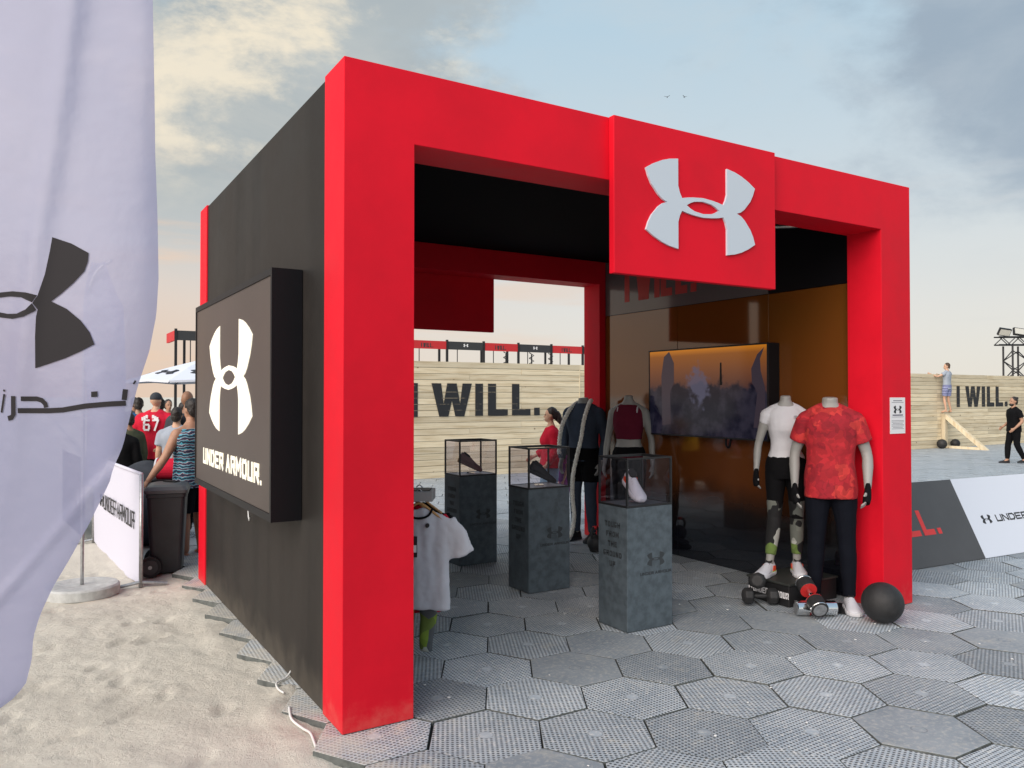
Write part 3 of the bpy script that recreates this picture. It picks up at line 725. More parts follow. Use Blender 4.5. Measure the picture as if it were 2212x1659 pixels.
# ================================================================== FIGURES
TOR = {'m': [(.84, .135, .10, 0), (.92, .168, .115, .004), (1.0, .165, .11, .004), (1.10, .150, .102, 0), (1.20, .160, .108, 0), (1.30, .182, .122, .002), (1.38, .190, .122, .006), (1.43, .160, .100, .008), (1.48, .095, .072, .008), (1.53, .060, .058, .004)],
       'f': [(.84, .135, .105, 0), (.92, .172, .122, .008), (1.0, .160, .110, .006), (1.10, .122, .086, 0), (1.18, .126, .090, 0), (1.27, .146, .118, -.008), (1.33, .150, .116, -.006), (1.40, .150, .094, .006), (1.45, .120, .075, .008), (1.49, .070, .055, .006), (1.53, .050, .050, .004)]}
ARM = [(0, .062), (.25, .055), (.6, .047), (1.0, .039), (1.3, .042), (1.65, .034), (2.0, .026)]
LEG = [(0, .094), (.3, .086), (.7, .066), (1.0, .055), (1.3, .057), (1.6, .046), (2.0, .036)]
def interp(tab, t):
    for a, b in zip(tab[:-1], tab[1:]):
        if t <= b[0]:
            f = (t - a[0]) / (b[0] - a[0]) if b[0] > a[0] else 0
            return [a[i] + (b[i] - a[i]) * f for i in range(1, len(a))]
    return list(tab[-1][1:])
class Fig:
    def __init__(s, name, label, cat, loc, face, height=1.75, sex='m', group=None, build=1.0, arms=None, legs=None, lean=(0, 0), z0=0.0, voxel=.012, sh=None, sway=0.0):
        s.root = empty(name, loc, R(face), label, cat, group); s.k = height / 1.8; s.sex = sex; s.b = build; s.lean = lean; s.vx = voxel
        f = .84 if sex == 'f' else 1.0; s.lf = f
        hw = sh or (.188 if sex == 'm' else .160)
        A = arms or {}; L = legs or {}
        s.arm = {}; s.leg = {}
        for sg in (-1, 1):
            a = A.get(sg, {}); l = L.get(sg, {})
            s.arm[sg] = [Vector((sg * hw, .01, 1.40)), Vector(a.get('el', (sg * (hw + .065), .02, 1.13))), Vector(a.get('wr', (sg * (hw + .075), -.06, .885)))]
            s.leg[sg] = [Vector((sg * .088, .005, .90)), Vector(l.get('kn', (sg * .095, -.015, .50))), Vector(l.get('an', (sg * .10, .02, .085)))]
            s.leg[sg].append(l.get('toe', sg * .18)); s.arm[sg].append(a.get('curl', .5))
    def T(s, p):
        p = Vector(p)
        h = max(0, min((p.z - .9) / .6, 1.4)); p = p + Vector((s.lean[0] * h, s.lean[1] * h, 0))
        return p * s.k
    def limb(s, ch, t):
        a, b, c = ch[:3]
        # rounded joint
        if t <= 1: p = a.lerp(b, t)
        else: p = b.lerp(c, t - 1)
        d = abs(t - 1)
        if d < .18:
            w = (1 - d / .18) * .5 * .35
            mid = (a.lerp(b, .85) + b.lerp(c, .15)) / 2
            p = p.lerp(mid, w)
        return p
    def arm_tube(s, mb, sg, t0, t1, inf, sc=1.0, n=9, sleeve=0):
        ts = [t0 + (t1 - t0) * i / n for i in range(n + 1)]; f = s.lf * s.b * sc
        pts = [s.T(s.limb(s.arm[sg], t)) for t in ts]; rad = [(interp(ARM, t)[0] * f + inf + sleeve * max(0, (t - t0) / (t1 - t0))) * s.k for t in ts]
        mb.tube(pts, rad, 12)
    def trap(s, mb, sg, inf):
        x = abs(s.arm[sg][0].x)
        mb.tube([s.T((sg * .035, .012, 1.475)), s.T((sg * x * .55, .012, 1.452)), s.T((sg * x * .97, .010, 1.412))], [(.052 * s.lf + inf) * s.k, (.050 * s.lf + inf * .8) * s.k, (.048 * s.lf + inf * .8) * s.k], 12)
    def leg_tube(s, mb, sg, t0, t1, inf, flare=0, n=11):
        ts = [t0 + (t1 - t0) * i / n for i in range(n + 1)]; f = (s.lf + .08 * (s.sex == 'f')) * s.b
        pts = [s.T(s.limb(s.leg[sg], t)) for t in ts]; rad = [(interp(LEG, t)[0] * f + inf + flare * t / 2) * s.k for t in ts]
        mb.tube(pts, rad, 12)
    def torso(s, mb, z0, z1, inf, n=13, scale=1.0, hemflare=0, zmin=0):
        rings = []
        for i in range(n + 1):
            z = z0 + (z1 - z0) * i / n; hw, hd, yo = interp(TOR[s.sex], max(z, zmin))
            hw = (hw * s.b + inf + hemflare * (1 - i / n)) * scale; hd = (hd * s.b + inf + hemflare * (1 - i / n)) * scale; ring = []
            for j in range(20):
                a = 2 * math.pi * j / 20; c, sn = math.cos(a), math.sin(a)
                ring.append(s.T((hw * math.copysign(abs(c) ** .85, c), yo + hd * math.copysign(abs(sn) ** .85, sn), z)))
            rings.append(ring)
        mb.loft(rings)
    def hand(s, mb, sg):
        e, w = s.arm[sg][1], s.arm[sg][2]; cu = s.arm[sg][3]
        d = (w - e).normalized(); inn = Vector((-sg, 0, 0)); inn = (inn - d * inn.dot(d)).normalized(); fwd = d.cross(inn) * sg
        if fwd.y > 0: fwd = -fwd
        g = .9 if s.sex == 'f' else 1.0
        def P(a, b_, c): return s.T(w + d * a * g + fwd * b_ * g + inn * c * g)
        mb.tube([P(-.02, 0, 0), P(.03, .004, 0), P(.08, .006, .005), P(.10, .006, .008)], [.027 * s.k * g, .038 * s.k * g, .041 * s.k * g, .036 * s.k * g], 10, flat=.5, ref=tuple(d.cross(fwd)))
        for q, ln in ((.030, .072), (.010, .082), (-.010, .078), (-.028, .062)):
            p0 = P(.085, q, .006); p1 = P(.085 + ln * .5, q * 1.1, .010 + .02 * cu); p2 = P(.085 + ln * (1 - .25 * cu), q * 1.05, .018 + .055 * cu)
            mb.tube([p0, p1, p2], [.0098 * s.k, .0090 * s.k, .0075 * s.k], 7)
        mb.tube([P(.02, .025, .005), P(.055, .055, .018), P(.085, .058, .032)], [.014 * s.k, .0105 * s.k, .0085 * s.k], 7)
    def body(s, mat, head=True, feet=True, neck=1.575, yaw=0, nod=0):
        mb = MB(); s.torso(mb, .84, 1.53, 0)
        for sg in (-1, 1):
            s.arm_tube(mb, sg, 0, 2, 0); s.leg_tube(mb, sg, 0, 2, 0); s.hand(mb, sg)
            mb.ball(s.T(s.arm[sg][0]), .060 * s.lf * s.b * s.k, 10, 6); s.trap(mb, sg, 0)
            an = s.leg[sg][2]; a = s.leg[sg][3]; tv_ = Vector((math.sin(a), -math.cos(a), 0))
            if feet:
                mb.tube([s.T(an + Vector((0, 0, .01))), s.T(an + tv_ * .05 - UP * .03), s.T(an + tv_ * .12 - UP * .055), s.T(an + tv_ * .17 - UP * .062)], [.036 * s.k, .040 * s.k, .036 * s.k, .022 * s.k], 10)
                mb.ball(s.T(an - tv_ * .025 - UP * .045), .032 * s.k, 8, 6)
        nr = .058 if s.sex == 'm' else .047
        mb.tube([s.T((0, .01, 1.47)), s.T((0, .004, 1.53)), s.T((0, 0, neck))], [nr * 1.15 * s.k, nr * s.k, nr * .98 * s.k], 14)
        s.H = Matrix.Translation(s.T((0, 0, 1.56))) @ Matrix.Rotation(R(yaw), 4, 'Z') @ Matrix.Rotation(R(nod), 4, 'X') @ Matrix.Scale(s.k * (1.0 if s.sex == 'm' else .95), 4)
        if head:
            h = MB()
            h.ball((0, .0, .135), (.074, .094, .105), 16, 10); h.ball((0, -.03, .065), (.056, .066, .062), 14, 8)
            h.tube([(0, -.088, .125), (0, -.112, .09), (0, -.098, .078)], [.009, .016, .010], 8)
            h.ball((0, -.088, .045), (.026, .014, .010), 8, 5)
            for sg in (-1, 1):
                h.ball((sg * .076, .01, .11), (.010, .020, .030), 8, 6); h.ball((sg * .03, -.086, .142), (.020, .010, .006), 8, 5)
            h.ball((0, -.078, .02), (.022, .018, .016), 8, 5)
            mb.add([s.H @ Vector(p) for p in h.v], h.f)
        me = fuse(mb, s.vx, 4, 'body'); o = link('body', me, s.root, mat)
        if head:
            for sg in (-1, 1): MB().ball(s.H @ Vector((sg * .030, -.086, .124)), (.011 * s.k, .011 * s.k, .008 * s.k), 8, 6).build('eye', pm('eye_dark', (.02, .015, .012), .2) if 'eye_dark' not in MATS else MATS['eye_dark'], s.root, True)
            m = MB(); m.ball(s.H @ Vector((0, -.096, .050)), (.022 * s.k, .022 * s.k, .005 * s.k), 8, 5)
            m.build('mouth', MATS.get('lip') or pm('lip', (.26, .08, .07), .5), s.root, True)
        return o
    def top(s, mat, hem=.86, neck=1.50, sleeve=.55, inf=.012, loose=0.0, name='shirt', sl_loose=.012, voxel=None, shift=0):
        mb = MB(); s.torso(mb, hem, neck, inf, hemflare=loose, zmin=.93)
        if sleeve:
            for sg in (-1, 1):
                s.arm_tube(mb, sg, 0, sleeve, inf, sleeve=sl_loose); mb.ball(s.T(s.arm[sg][0]), (.060 * s.lf * s.b + inf * .8) * s.k, 12, 8); s.trap(mb, sg, inf)
        wr = lambda p, n: n * (noise.noise(p * 9) * .006 + noise.noise(Vector((p.x * 22, p.y * 22, p.z * 9))) * .003)
        return link(name, fuse(mb, voxel or s.vx, 3, name, wr), s.root, mat)
    def pants(s, mat, waist=1.02, end=1.95, inf=.010, flare=0.0, name='trousers', t0=0):
        mb = MB(); s.torso(mb, .84, waist, inf)
        for sg in (-1, 1): s.leg_tube(mb, sg, 0, end, inf, flare)
        wr = lambda p, n: n * (noise.noise(p * 10) * .005)
        return link(name, fuse(mb, s.vx, 3, name, wr), s.root, mat)
    def legpiece(s, mat, a, b, inf, name, sides=(-1, 1)):
        for sg in sides:
            mb = MB(); s.leg_tube(mb, sg, a, b, inf, n=6); link(name, fuse(mb, s.vx, 2, name), s.root, mat)
    def gloves(s, mat):
        for sg in (-1, 1):
            mb = MB(); e, w = s.arm[sg][1], s.arm[sg][2]; d = (w - e).normalized(); inn = Vector((-sg, 0, 0)); inn = (inn - d * inn.dot(d)).normalized(); fwd = d.cross(inn) * sg
            if fwd.y > 0: fwd = -fwd
            def P(a, b_, c): return s.T(w + d * a + fwd * b_ + inn * c)
            mb.tube([P(-.04, 0, 0), P(.02, .002, 0), P(.07, .006, .005), P(.115, .006, .012)], [.033 * s.k, .040 * s.k, .048 * s.k, .043 * s.k], 12, flat=.62, ref=tuple(d.cross(fwd)))
            mb.tube([P(.02, .025, .005), P(.055, .055, .018)], [.018 * s.k, .015 * s.k], 8)
            link('glove', fuse(mb, .008, 2, 'glove'), s.root, mat)
    def shoes(s, mat, sole, heel=None, heel2=None, size=1.0):
        for sg in (-1, 1):
            an = s.leg[sg][2]; p = s.T((an.x, an.y, an.z - .085)); a = s.leg[sg][3]
            sneaker(s.root, Matrix.Translation(p) @ Matrix.Rotation(a, 4, 'Z') @ Matrix.Scale(s.k * size, 4), mat, sole, heel, heel2)
    def hair(s, mat, long=0, bun=False, cap=None, low=.0):
        mb = MB(); h = MB()
        h.ball((0, .018, .152), (.082, .098, .100), 14, 9); h.ball((0, .05, .10 - low), (.074, .060, .09), 12, 8)
        if long: h.tube(catmull([(0, .09, .16), (.0, .13, .08), (.0, .14, -.05), (.0, .12, -.22), (0, .11, -.30)], 4), [.05] * 6 + [.048] * 5 + [.035] * 4 + [.022] * 2, 10)
        if bun: h.ball((0, .10, .20), .040, 10, 7)
        # cut the face out by keeping hair behind and above
        mb.add([s.H @ Vector((p[0], max(p[1], -.075 + max(0, .17 - p[2]) * 1.1), p[2])) for p in h.v], h.f)
        link('hair', fuse(mb, .008, 3, 'hair', lambda p, n: n * noise.noise(p * 45) * .004), s.root, mat)
    def cap(s, mat):
        mb = MB(); h = MB(); h.ball((0, 0, .158), (.086, .104, .092), 16, 9); h.tube([(0, -.08, .165), (0, -.15, .155)], [.07, .055], 12, flat=.18, ref=(0, 0, 1))
        mb.add([s.H @ Vector((p[0], p[1], max(p[2], .132))) for p in h.v], h.f)
        link('cap', fuse(mb, .009, 2, 'cap'), s.root, mat)

SEC = [(.088, .016, .030, .066), (.080, .032, .024, .108), (.055, .040, .022, .118), (.02, .041, .022, .104), (-.02, .042, .022, .098), (-.06, .047, .022, .080), (-.10, .052, .022, .063), (-.14, .049, .022, .053), (-.168, .036, .023, .043), (-.184, .016, .025, .033)]
def sneaker(parent, M, mat, solem, heel=None, heel2=None):
    up = MB(); rings = []
    for y, hw, zb, zt in SEC:
        ring = []
        for j in range(14):
            a = 2 * math.pi * j / 14; c, sn = math.cos(a), math.sin(a)
            zz = zb + (zt - zb) * (max(sn, 0) ** .8); w = hw * (1 - .28 * max(sn, 0) ** 2)
            ring.append(M @ Vector((w * c, y - .03, zz if sn > 0 else zb)))
        rings.append(ring)
    up.loft(rings); o = up.build('shoe', mat, parent, True)
    so_ = MB(); ol = []
    for y, hw, zb, zt in SEC: ol.append((hw + .004, y - .03))
    pts = [(w, y) for w, y in ol] + [(-w, y) for w, y in reversed(ol)]
    rr = [[M @ Vector((x * f, -.03 + (y + .03) * (f * .5 + .5), z)) for x, y in pts] for f, z in ((.90, 0.0), (1.0, .008), (1.02, .022), (.97, .030))]
    so_.loft(rr); s2 = so_.build('sole', solem, o, False)
    la = MB()
    for y, z, w in ((-.055, .074, .026), (-.075, .066, .027), (-.035, .082, .024), (-.015, .091, .022)):
        la.tube([M @ Vector((-w, y - .03, z - .006)), M @ Vector((0, y - .03, z + .004)), M @ Vector((w, y - .03, z - .006))], .0035, 6)
    la.build('laces', lace_g if mat is shoe_w else solem, o)
    MB().loft([[M @ Vector((.027 * f * math.cos(2 * math.pi * j / 14), .022 + .040 * f * math.sin(2 * math.pi * j / 14) - .03, .1125 + .010 * math.sin(2 * math.pi * j / 14) + dz)) for j in range(14)] for f, dz in ((1.0, -.012), (1.0, .0025), (.6, .0))]).build('collar', collar_k, o)  # dark cap on the ankle opening, standing for the shade inside
    if heel:
        for sg in (-1, 1):
            MB().prism([M @ Vector((sg * .0385, y - .03, z)) for y, z in ((.055, .035), (.0, .035), (.012, .075), (.052, .07))], (M.to_3x3() @ Vector((sg * .003, 0, 0)))).build('heel_patch', heel, o)
        MB().loft([[M @ Vector((x * f, y - .03, z)) for x, y in [(.043, -.01), (.043, .05), (.02, .094), (-.02, .094), (-.043, .05), (-.043, -.01)]] for f, z in ((.98, .004), (1.03, .02), (1.0, .034))]).build('heel_block', heel2, o)
    return o

# ---- four headless mannequins
mg = 'headless mannequins in sportswear'
red_man = Fig('mannequin', 'headless grey mannequin in red camouflage t-shirt, navy trousers and white trainers by the post', 'mannequin', (4.19, .275, 0), -50, 1.93, 'm', mg, .97, voxel=.009, sh=.172,
   arms={-1: dict(el=(-.255, .05, 1.14), wr=(-.255, -.03, .88), curl=.6), 1: dict(el=(.262, .03, 1.14), wr=(.248, -.10, .90), curl=.6)},
   legs={-1: dict(kn=(-.105, -.02, .50), an=(-.12, -.02, .085), toe=-.30), 1: dict(kn=(.11, -.03, .50), an=(.125, -.05, .085), toe=.12)})
red_man.body(mann, head=False, feet=False); red_man.top(camo_red, .82, 1.50, .62, .016, .012); red_man.pants(navy_d, 1.02, 1.97, .010)
red_man.gloves(black_c); red_man.shoes(shoe_w, white_c, None, size=1.06)
MB().box(-.17, .17, -.22, .12, .001, .006).build('base_plate', dark_metal, red_man.root)
wm = Fig('mannequin', 'headless grey female mannequin in white fitted top on a black plinth box', 'mannequin', (4.17, .70, .190), -46, 1.73, 'f', mg, 1.0, voxel=.009,
   arms={-1: dict(el=(-.235, .04, 1.13), wr=(-.255, -.02, .88), curl=.7), 1: dict(el=(.235, .04, 1.13), wr=(.25, -.02, .88), curl=.7)},
   legs={-1: dict(kn=(-.10, -.03, .49), an=(-.15, -.10, .085), toe=-.45), 1: dict(kn=(.09, .0, .50), an=(.09, .02, .085), toe=.10)})
wm.body(mann, head=False, feet=False); wm.top(white_c, 1.02, 1.485, .28, .006, 0, sl_loose=0, name='top'); wm.pants(black_c, 1.04, 1.05, .007, name='leggings')
wm.legpiece(camo_green, .62, 1.78, .009, 'legging_panel'); wm.gloves(black_c); wm.shoes(shoe_w, white_c, orange_p, green_p, size=1.16)
MB().cyl((.07, -.118, 1.425 * .961 - .03), .014, .004, 10).build('badge', black_print, wm.root).rotation_euler = (0, 0, 0)
mm = Fig('mannequin', 'headless grey female mannequin in maroon crop top and black leggings before the printed wall', 'mannequin', (4.24, 2.86, 0), -52, 1.95, 'f', mg, 1.0, voxel=.010,
   arms={-1: dict(el=(-.225, .04, 1.13), wr=(-.245, -.02, .88)), 1: dict(el=(.225, .04, 1.13), wr=(.245, -.02, .88))})
mm.body(mann, head=False, feet=False); mm.top(maroon, 1.135, 1.485, 0, .008, name='crop_top')
for sg in (-1, 1):
    st = MB().tube(catmull([mm.T((sg * .095, -.085, 1.36)), mm.T((sg * .098, -.045, 1.45)), mm.T((sg * .090, .04, 1.47))], 4), .010, 8)
    st.build('strap', white_c, mm.root, True)
mm.pants(black_c, 1.06, 1.95, .007, name='leggings'); mm.shoes(shoe_k, shoe_k)
nm = Fig('mannequin', 'headless grey mannequin in navy long-sleeved top with thick rope round its neck', 'mannequin', (4.22, 3.66, 0), -66, 1.92, 'm', mg, 1.0, voxel=.010,
   arms={-1: dict(el=(-.26, .04, 1.13), wr=(-.255, -.05, .87)), 1: dict(el=(.26, .04, 1.13), wr=(.25, -.05, .87))})
nm.body(mann, head=False, feet=False); nm.top(navy, .88, 1.515, 1.9, .012, .006, sl_loose=.004); nm.pants(navy, 1.02, 1.97, .008, name='leggings')
nm.pants(black_c, 1.03, .62, .022, flare=.03, name='shorts'); nm.shoes(shoe_k, char_c)

# ---- people
woman = Fig('person', 'person in red jumper and blue jeans with long dark ponytail walking past the plank wall', 'person', (4.51, 4.77, -.0), -118, 1.56, 'f', 'passers-by', 1.16,
   arms={-1: dict(el=(-.24, -.02, 1.14), wr=(-.24, -.24, 1.02)), 1: dict(el=(.24, .05, 1.14), wr=(.24, -.10, .92))},
   legs={-1: dict(kn=(-.09, -.12, .50), an=(-.09, -.16, .09)), 1: dict(kn=(.09, .02, .50), an=(.09, .20, .12))})
woman.body(skin2, yaw=-10); woman.top(red_c, .88, 1.49, 1.75, .02, .02, sl_loose=.01, name='jumper'); woman.pants(jeans, 1.02, 1.9, .012); woman.hair(hair_m, long=1); woman.shoes(shoe_w, white_c)
child = Fig('person', 'small dark-haired person in purple shorts outfit beside the one in red jumper', 'person', (4.80, 4.86, 0), -118, 1.16, 'f', 'passers-by', 1.0)
child.body(skin2); child.top(purple_c, .86, 1.49, .6, .02, .02); child.pants(purple_c, 1.02, .8, .025, flare=.02, name='shorts'); child.legpiece(white_c, .76, .82, .05, 'hem'); child.hair(hair_m, low=.02); child.shoes(shoe_w, white_c)
bp = empty('backpack', (4.70, 4.66, .95), R(-118), 'black backpack behind the person in the red jumper', 'backpack')
link('bag', fuse(MB().ball((0, .0, .16), (.13, .08, .19), 12, 8).ball((0, .06, .10), (.10, .05, .10), 12, 8), .012, 3), bp, black_c)
MB().tube(catmull([(-.07, -.07, .30), (-.07, -.12, .22), (-.07, -.08, .05)], 4), .014, 8).build('strap', black_c, bp, True)
boy = Fig('person', 'barefoot person in grey top and striped shorts climbing on the plank wall', 'person', (24.13, WY - .22, 1.16), 180, 1.62, 'm', 'passers-by', .86,
   arms={-1: dict(el=(-.20, -.16, 1.30), wr=(-.16, -.33, 1.36)), 1: dict(el=(.34, -.14, 1.30), wr=(.44, -.30, 1.38))}, legs={-1: dict(kn=(-.10, -.02, .52), an=(-.18, .03, .085), toe=-.6), 1: dict(kn=(.08, -.06, .52), an=(.10, .02, .085), toe=.2)})
boy.body(skin2, yaw=40); boy.top(grey_c, .84, 1.49, .3, .018, .01); boy.pants(stripe_short, 1.0, .78, .03, flare=.02, name='shorts'); boy.hair(hair_b)
man = Fig('person', 'bearded person in black t-shirt and trousers with hair bun walking at the right edge', 'person', (19.85, 6.55, 0), -122, 1.68, 'm', 'passers-by', 1.06,
   arms={-1: dict(el=(-.25, .06, 1.14), wr=(-.23, -.16, .98)), 1: dict(el=(.25, .08, 1.14), wr=(.23, -.12, .95))}, legs={-1: dict(kn=(-.1, -.10, .50), an=(-.1, -.12, .085)), 1: dict(kn=(.1, .02, .50), an=(.1, .22, .11))})
man.body(skin, yaw=5); man.top(black_c, .86, 1.50, .62, .02, .015); man.pants(black_c, 1.02, 1.92, .016); man.hair(hair_m, bun=True); man.shoes(shoe_k, shoe_k)
bm_ = MB(); bm_.ball(man.H @ Vector((0, -.055, .028)), (.06 * man.k, .06 * man.k, .042 * man.k)); bm_.build('beard', hair_m, man.root, True)
man2 = Fig('person', 'person in dark hooded top half cut off by the right edge of the view', 'person', (21.2, 6.55, 0), 60, 1.72, 'm', 'passers-by', 1.08)
man2.body(skin2); man2.top(navy_d, .84, 1.51, 1.9, .03, .02, name='hooded_top'); man2.pants(navy_d, 1.02, 1.92, .02); man2.hair(hair_b); man2.shoes(shoe_w, white_c)

cg = 'people gathered beyond the bin'
p = Fig('person', 'person in grey cap and baggy red jersey numbered 67 seen from behind', 'person', (.28, 9.23, -.05), 150, 1.80, 'm', cg, 1.25, arms={-1: dict(el=(-.36, .06, 1.14), wr=(-.20, .20, 1.0)), 1: dict(el=(.36, .06, 1.14), wr=(.20, .20, 1.0))})
p.body(skin2); p.top(red_c, .80, 1.51, 1.7, .035, .02, name='jersey', sl_loose=.02); p.pants(navy_d, 1.02, 1.93, .03); p.cap(char_c); p.shoes(shoe_w, white_c)
lettering('number', '67', .17, .026, (.095, .215, 1.23), (-1, 0, 0), (0, 0, 1), white_paint, p.root, wf=.58, gap=.035, dep=.008)
for q in range(8):
    a = (q - 3.5) * .16; x_ = -math.sin(a) * .20; 
    if q in (3, 4): continue
    MB().box(x_ - .016, x_ + .016, .200, .215, 1.44 - abs(a) * .10, 1.49 - abs(a) * .10).build('letter', white_paint, p.root)
p = Fig('person', 'person in blue striped sleeveless top leaning on the wheeled bin', 'person', (.16, 5.28, -.05), 205, 1.72, 'm', cg, 1.16, lean=(0, -.03),
   arms={1: dict(el=(.33, -.02, 1.14), wr=(.48, -.10, .90)), -1: dict(el=(-.28, -.05, 1.14), wr=(-.22, -.22, 1.0))})
p.body(skin, feet=True); p.top(stripe_tank, .80, 1.46, 0, .020, .014, name='tank_top'); p.pants(navy_d, .86, .95, .03, flare=.02, name='shorts'); p.hair(hair_m)
def bystander(label, loc, face, hgt, topm, pantm, skinm, sex='m', hair=hair_m, bald=False, b=1.08, sl=.62, capm=None, longh=0):
    q = Fig('person', label, 'person', (loc[0], loc[1], -.05), face, hgt, sex, cg, b, voxel=.015)
    q.body(skinm); q.top(topm, .86, 1.50, sl, .022, .015); q.pants(pantm, 1.02, 1.93, .018)
    if capm: q.cap(capm)
    elif not bald: q.hair(hair, long=longh)
    q.shoes(shoe_k, shoe_k); return q
bystander('bald person in dark t-shirt standing beside the white parasol', (.46, 7.55), 150, 1.82, char_c, black_c, skin3, bald=True)
bystander('person in yellow t-shirt partly hidden behind the striped tank top', (.40, 6.55), 170, 1.62, yellow_c, black_c, skin3)
bystander('person in grey t-shirt between the red jersey and the yellow shirt', (.30, 7.35), 160, 1.60, grey_c, navy_d, skin2)
bystander('person in bright blue t-shirt under the left side of the parasol', (.23, 11.0), 170, 1.72, blue_c, black_c, skin)
bystander('person in navy t-shirt next to the one in bright blue', (.0, 11.6), 190, 1.74, navy, black_c, skin3)
bystander('person in black hooded top close behind the white banner', (-.30, 7.95), 160, 1.46, black_c, black_c, skin, sl=1.9)
bystander('person in olive jacket behind the white banner', (-.12, 8.9), 200, 1.50, olive_c, black_c, skin3, sl=1.9)
bystander('person in teal top under the parasol near its pole', (.72, 9.6), 180, 1.66, teal_c, navy_d, skin3, 'f')
bystander('person in maroon shirt standing under the parasol', (.72, 12.1), 175, 1.70, maroon, black_c, skin, sl=1.0)
bystander('person in dark charcoal top at the back of the crowd', (.42, 13.6), 200, 1.72, char_c, black_c, skin3)
bystander('person in white shirt at the back of the crowd', (1.0, 13.2), 10, 1.68, white_c, navy_d, skin)
# ================================================================== RIG behind the wall
RY = 24.0
rig = empty('training_rig', (12, RY, 0), 0, 'tall black training rig with red and black banner strips behind the plank wall', 'rig')
def rgp(o):
    o.parent = rig
    return pinv(o, Matrix.Translation((-12, -RY, 0)))
red_v = pm('red_banner', (.50, .02, .025), .7); blk_v = pm('black_banner', (.03, .032, .036), .7)
nb = 0; x = 2.70
while x < 19.5:
    rgp(MB().box(x - .04, x + .04, RY - .04, RY + .04, -.05, 3.92).build('upright', dark_metal))
    if nb % 2 == 0: rgp(MB().box(x + .50, x + .58, RY + 1.76, RY + 1.84, -.05, 3.85).build('upright', dark_metal))
    if nb % 2 == 1: rgp(MB().box(x + .86, x + .93, RY + 1.76, RY + 1.84, -.05, 3.85).build('upright', dark_metal))
    st = (x + .045, x + 1.613)
    bn = rgp(MB().box(st[0], st[1], RY - .02, RY + .005, 3.54, 3.86).build('banner_strip', red_v if nb % 2 == 1 else blk_v))
    f = frame_fn(((st[0] + st[1]) / 2 - .30, RY - .02, 3.60), (1, 0, 0), (0, 0, 1))
    if nb % 2 == 1:
        letters(text('I WILL.', .17, .035, wf=.42, gap=.03)[0], .035, f, blk_v, bn)
    else:
        o = emblem_part(((st[0] + st[1]) / 2, RY - .02, 3.72), (1, 0, 0), (0, 0, 1), .22, .004, white_paint, bn)
    rgp(MB().tube([(x + .45, RY - .01, 3.54), (x + .45, RY - .01, 2.4)], .018, 6).build('hanging_strap', dark_metal))
    x += 1.658; nb += 1
rgp(MB().box(2.7, x - 1.6, RY + .02, RY + .09, 3.56, 3.63).build('crossbar', dark_metal))
rgp(MB().box(2.7, x - 1.6, RY + 1.76, RY + 1.84, 3.72, 3.80).build('crossbar', dark_metal))
rgp(MB().box(2.66, 2.74, RY - .02, RY + 1.8, 3.54, 3.86).build('end_banner', red_v))
for xx in (15.9, 17.2, 18.2):
    mb = MB()
    for z in range(7):
        a = 1.9 + z * .24; mb.tube([(xx - .12, RY + .9, a), (xx + .12, RY + .9, a + .12), (xx - .12, RY + .9, a + .24)], .022, 6)
    rgp(mb.tube([(xx, RY + .9, 0), (xx, RY + .9, 3.5)], .03, 6).build('climbing_ladder', dark_metal))

# light tower at the right
lt = empty('light_tower', (41.4, 17.0, 0), R(-31.4), 'black lattice light tower with floodlights rising behind the plank wall', 'light tower')
mb = MB(); hT = 4.25
for sx in (-.38, .38):
    for sy in (-.38, .38): mb.tube([(sx, sy, 0), (sx, sy, hT)], .045, 6)
z = 0; d_ = 1
while z < hT - .4:
    for (ax, ay), (bx_, by_) in (((-.38, -.38), (.38, -.38)), ((.38, .38), (-.38, .38)), ((-.38, -.38), (-.38, .38)), ((.38, .38), (.38, -.38))):
        mb.tube([(ax, ay, z), (bx_, by_, z + .5)] if d_ > 0 else [(bx_, by_, z), (ax, ay, z + .5)], .028, 5)
    z += .5; d_ = -d_
mb.build('mast', dark_metal, lt)
mb = MB()
for yy in (-.2, .2):
    for zz in (hT + .05, hT + .45): mb.tube([(-.95, yy, zz), (2.6, yy, zz)], .04, 6)
for i in range(8):
    xx = -.95 + i * .43; a, b_ = (hT + .05, hT + .45) if i % 2 else (hT + .45, hT + .05)
    mb.tube([(xx, -.2, a), (xx + .43, -.2, b_)], .025, 5); mb.tube([(xx, .2, b_), (xx + .43, .2, a)], .025, 5)
mb.build('boom', dark_metal, lt)
for xx, tilt in ((-.70, .5), (.15, -.3), (1.6, .4)):
    o = MB().box(-.30, .30, -.07, .07, 0, .40).build('floodlight', dark_metal, lt, bevel=.02); o.location = (xx, -.1, hT + .52); o.rotation_euler = (tilt, .15, 0)
    o2 = MB().box(-.26, .26, -.09, -.071, .05, .35).build('lens', pm('lamp_glass', (.55, .55, .5), .2) if 'lamp_glass' not in MATS else MATS['lamp_glass'], o)

# two birds high up
for i, (bx_, by_, bz) in enumerate(((40.07, 41.18, 24.6), (41.21, 40.48, 24.6))):
    b_ = MB().tube([(-.22, 0, 0), (0, 0, .02), (.25, 0, 0)], [.03, .07, .02], 8).prism([(-.05, 0, .03), (.08, 0, .03), (-.10, .55, .22), (-.16, .5, .2)], (0, 0, .02)).prism([(-.05, 0, .03), (.08, 0, .03), (-.10, -.55, .22), (-.16, -.5, .2)], (0, 0, .02)).build('bird', dark_metal)
    b_.location = (bx_, by_, bz); b_.rotation_euler = (0, .2, .6 + i); b_.scale = (.42,) * 3
    tag(b_, ['tiny dark bird in the sky, left one of the two', 'tiny dark bird in the sky, right one of the two'][i], 'bird', 'birds in flight')

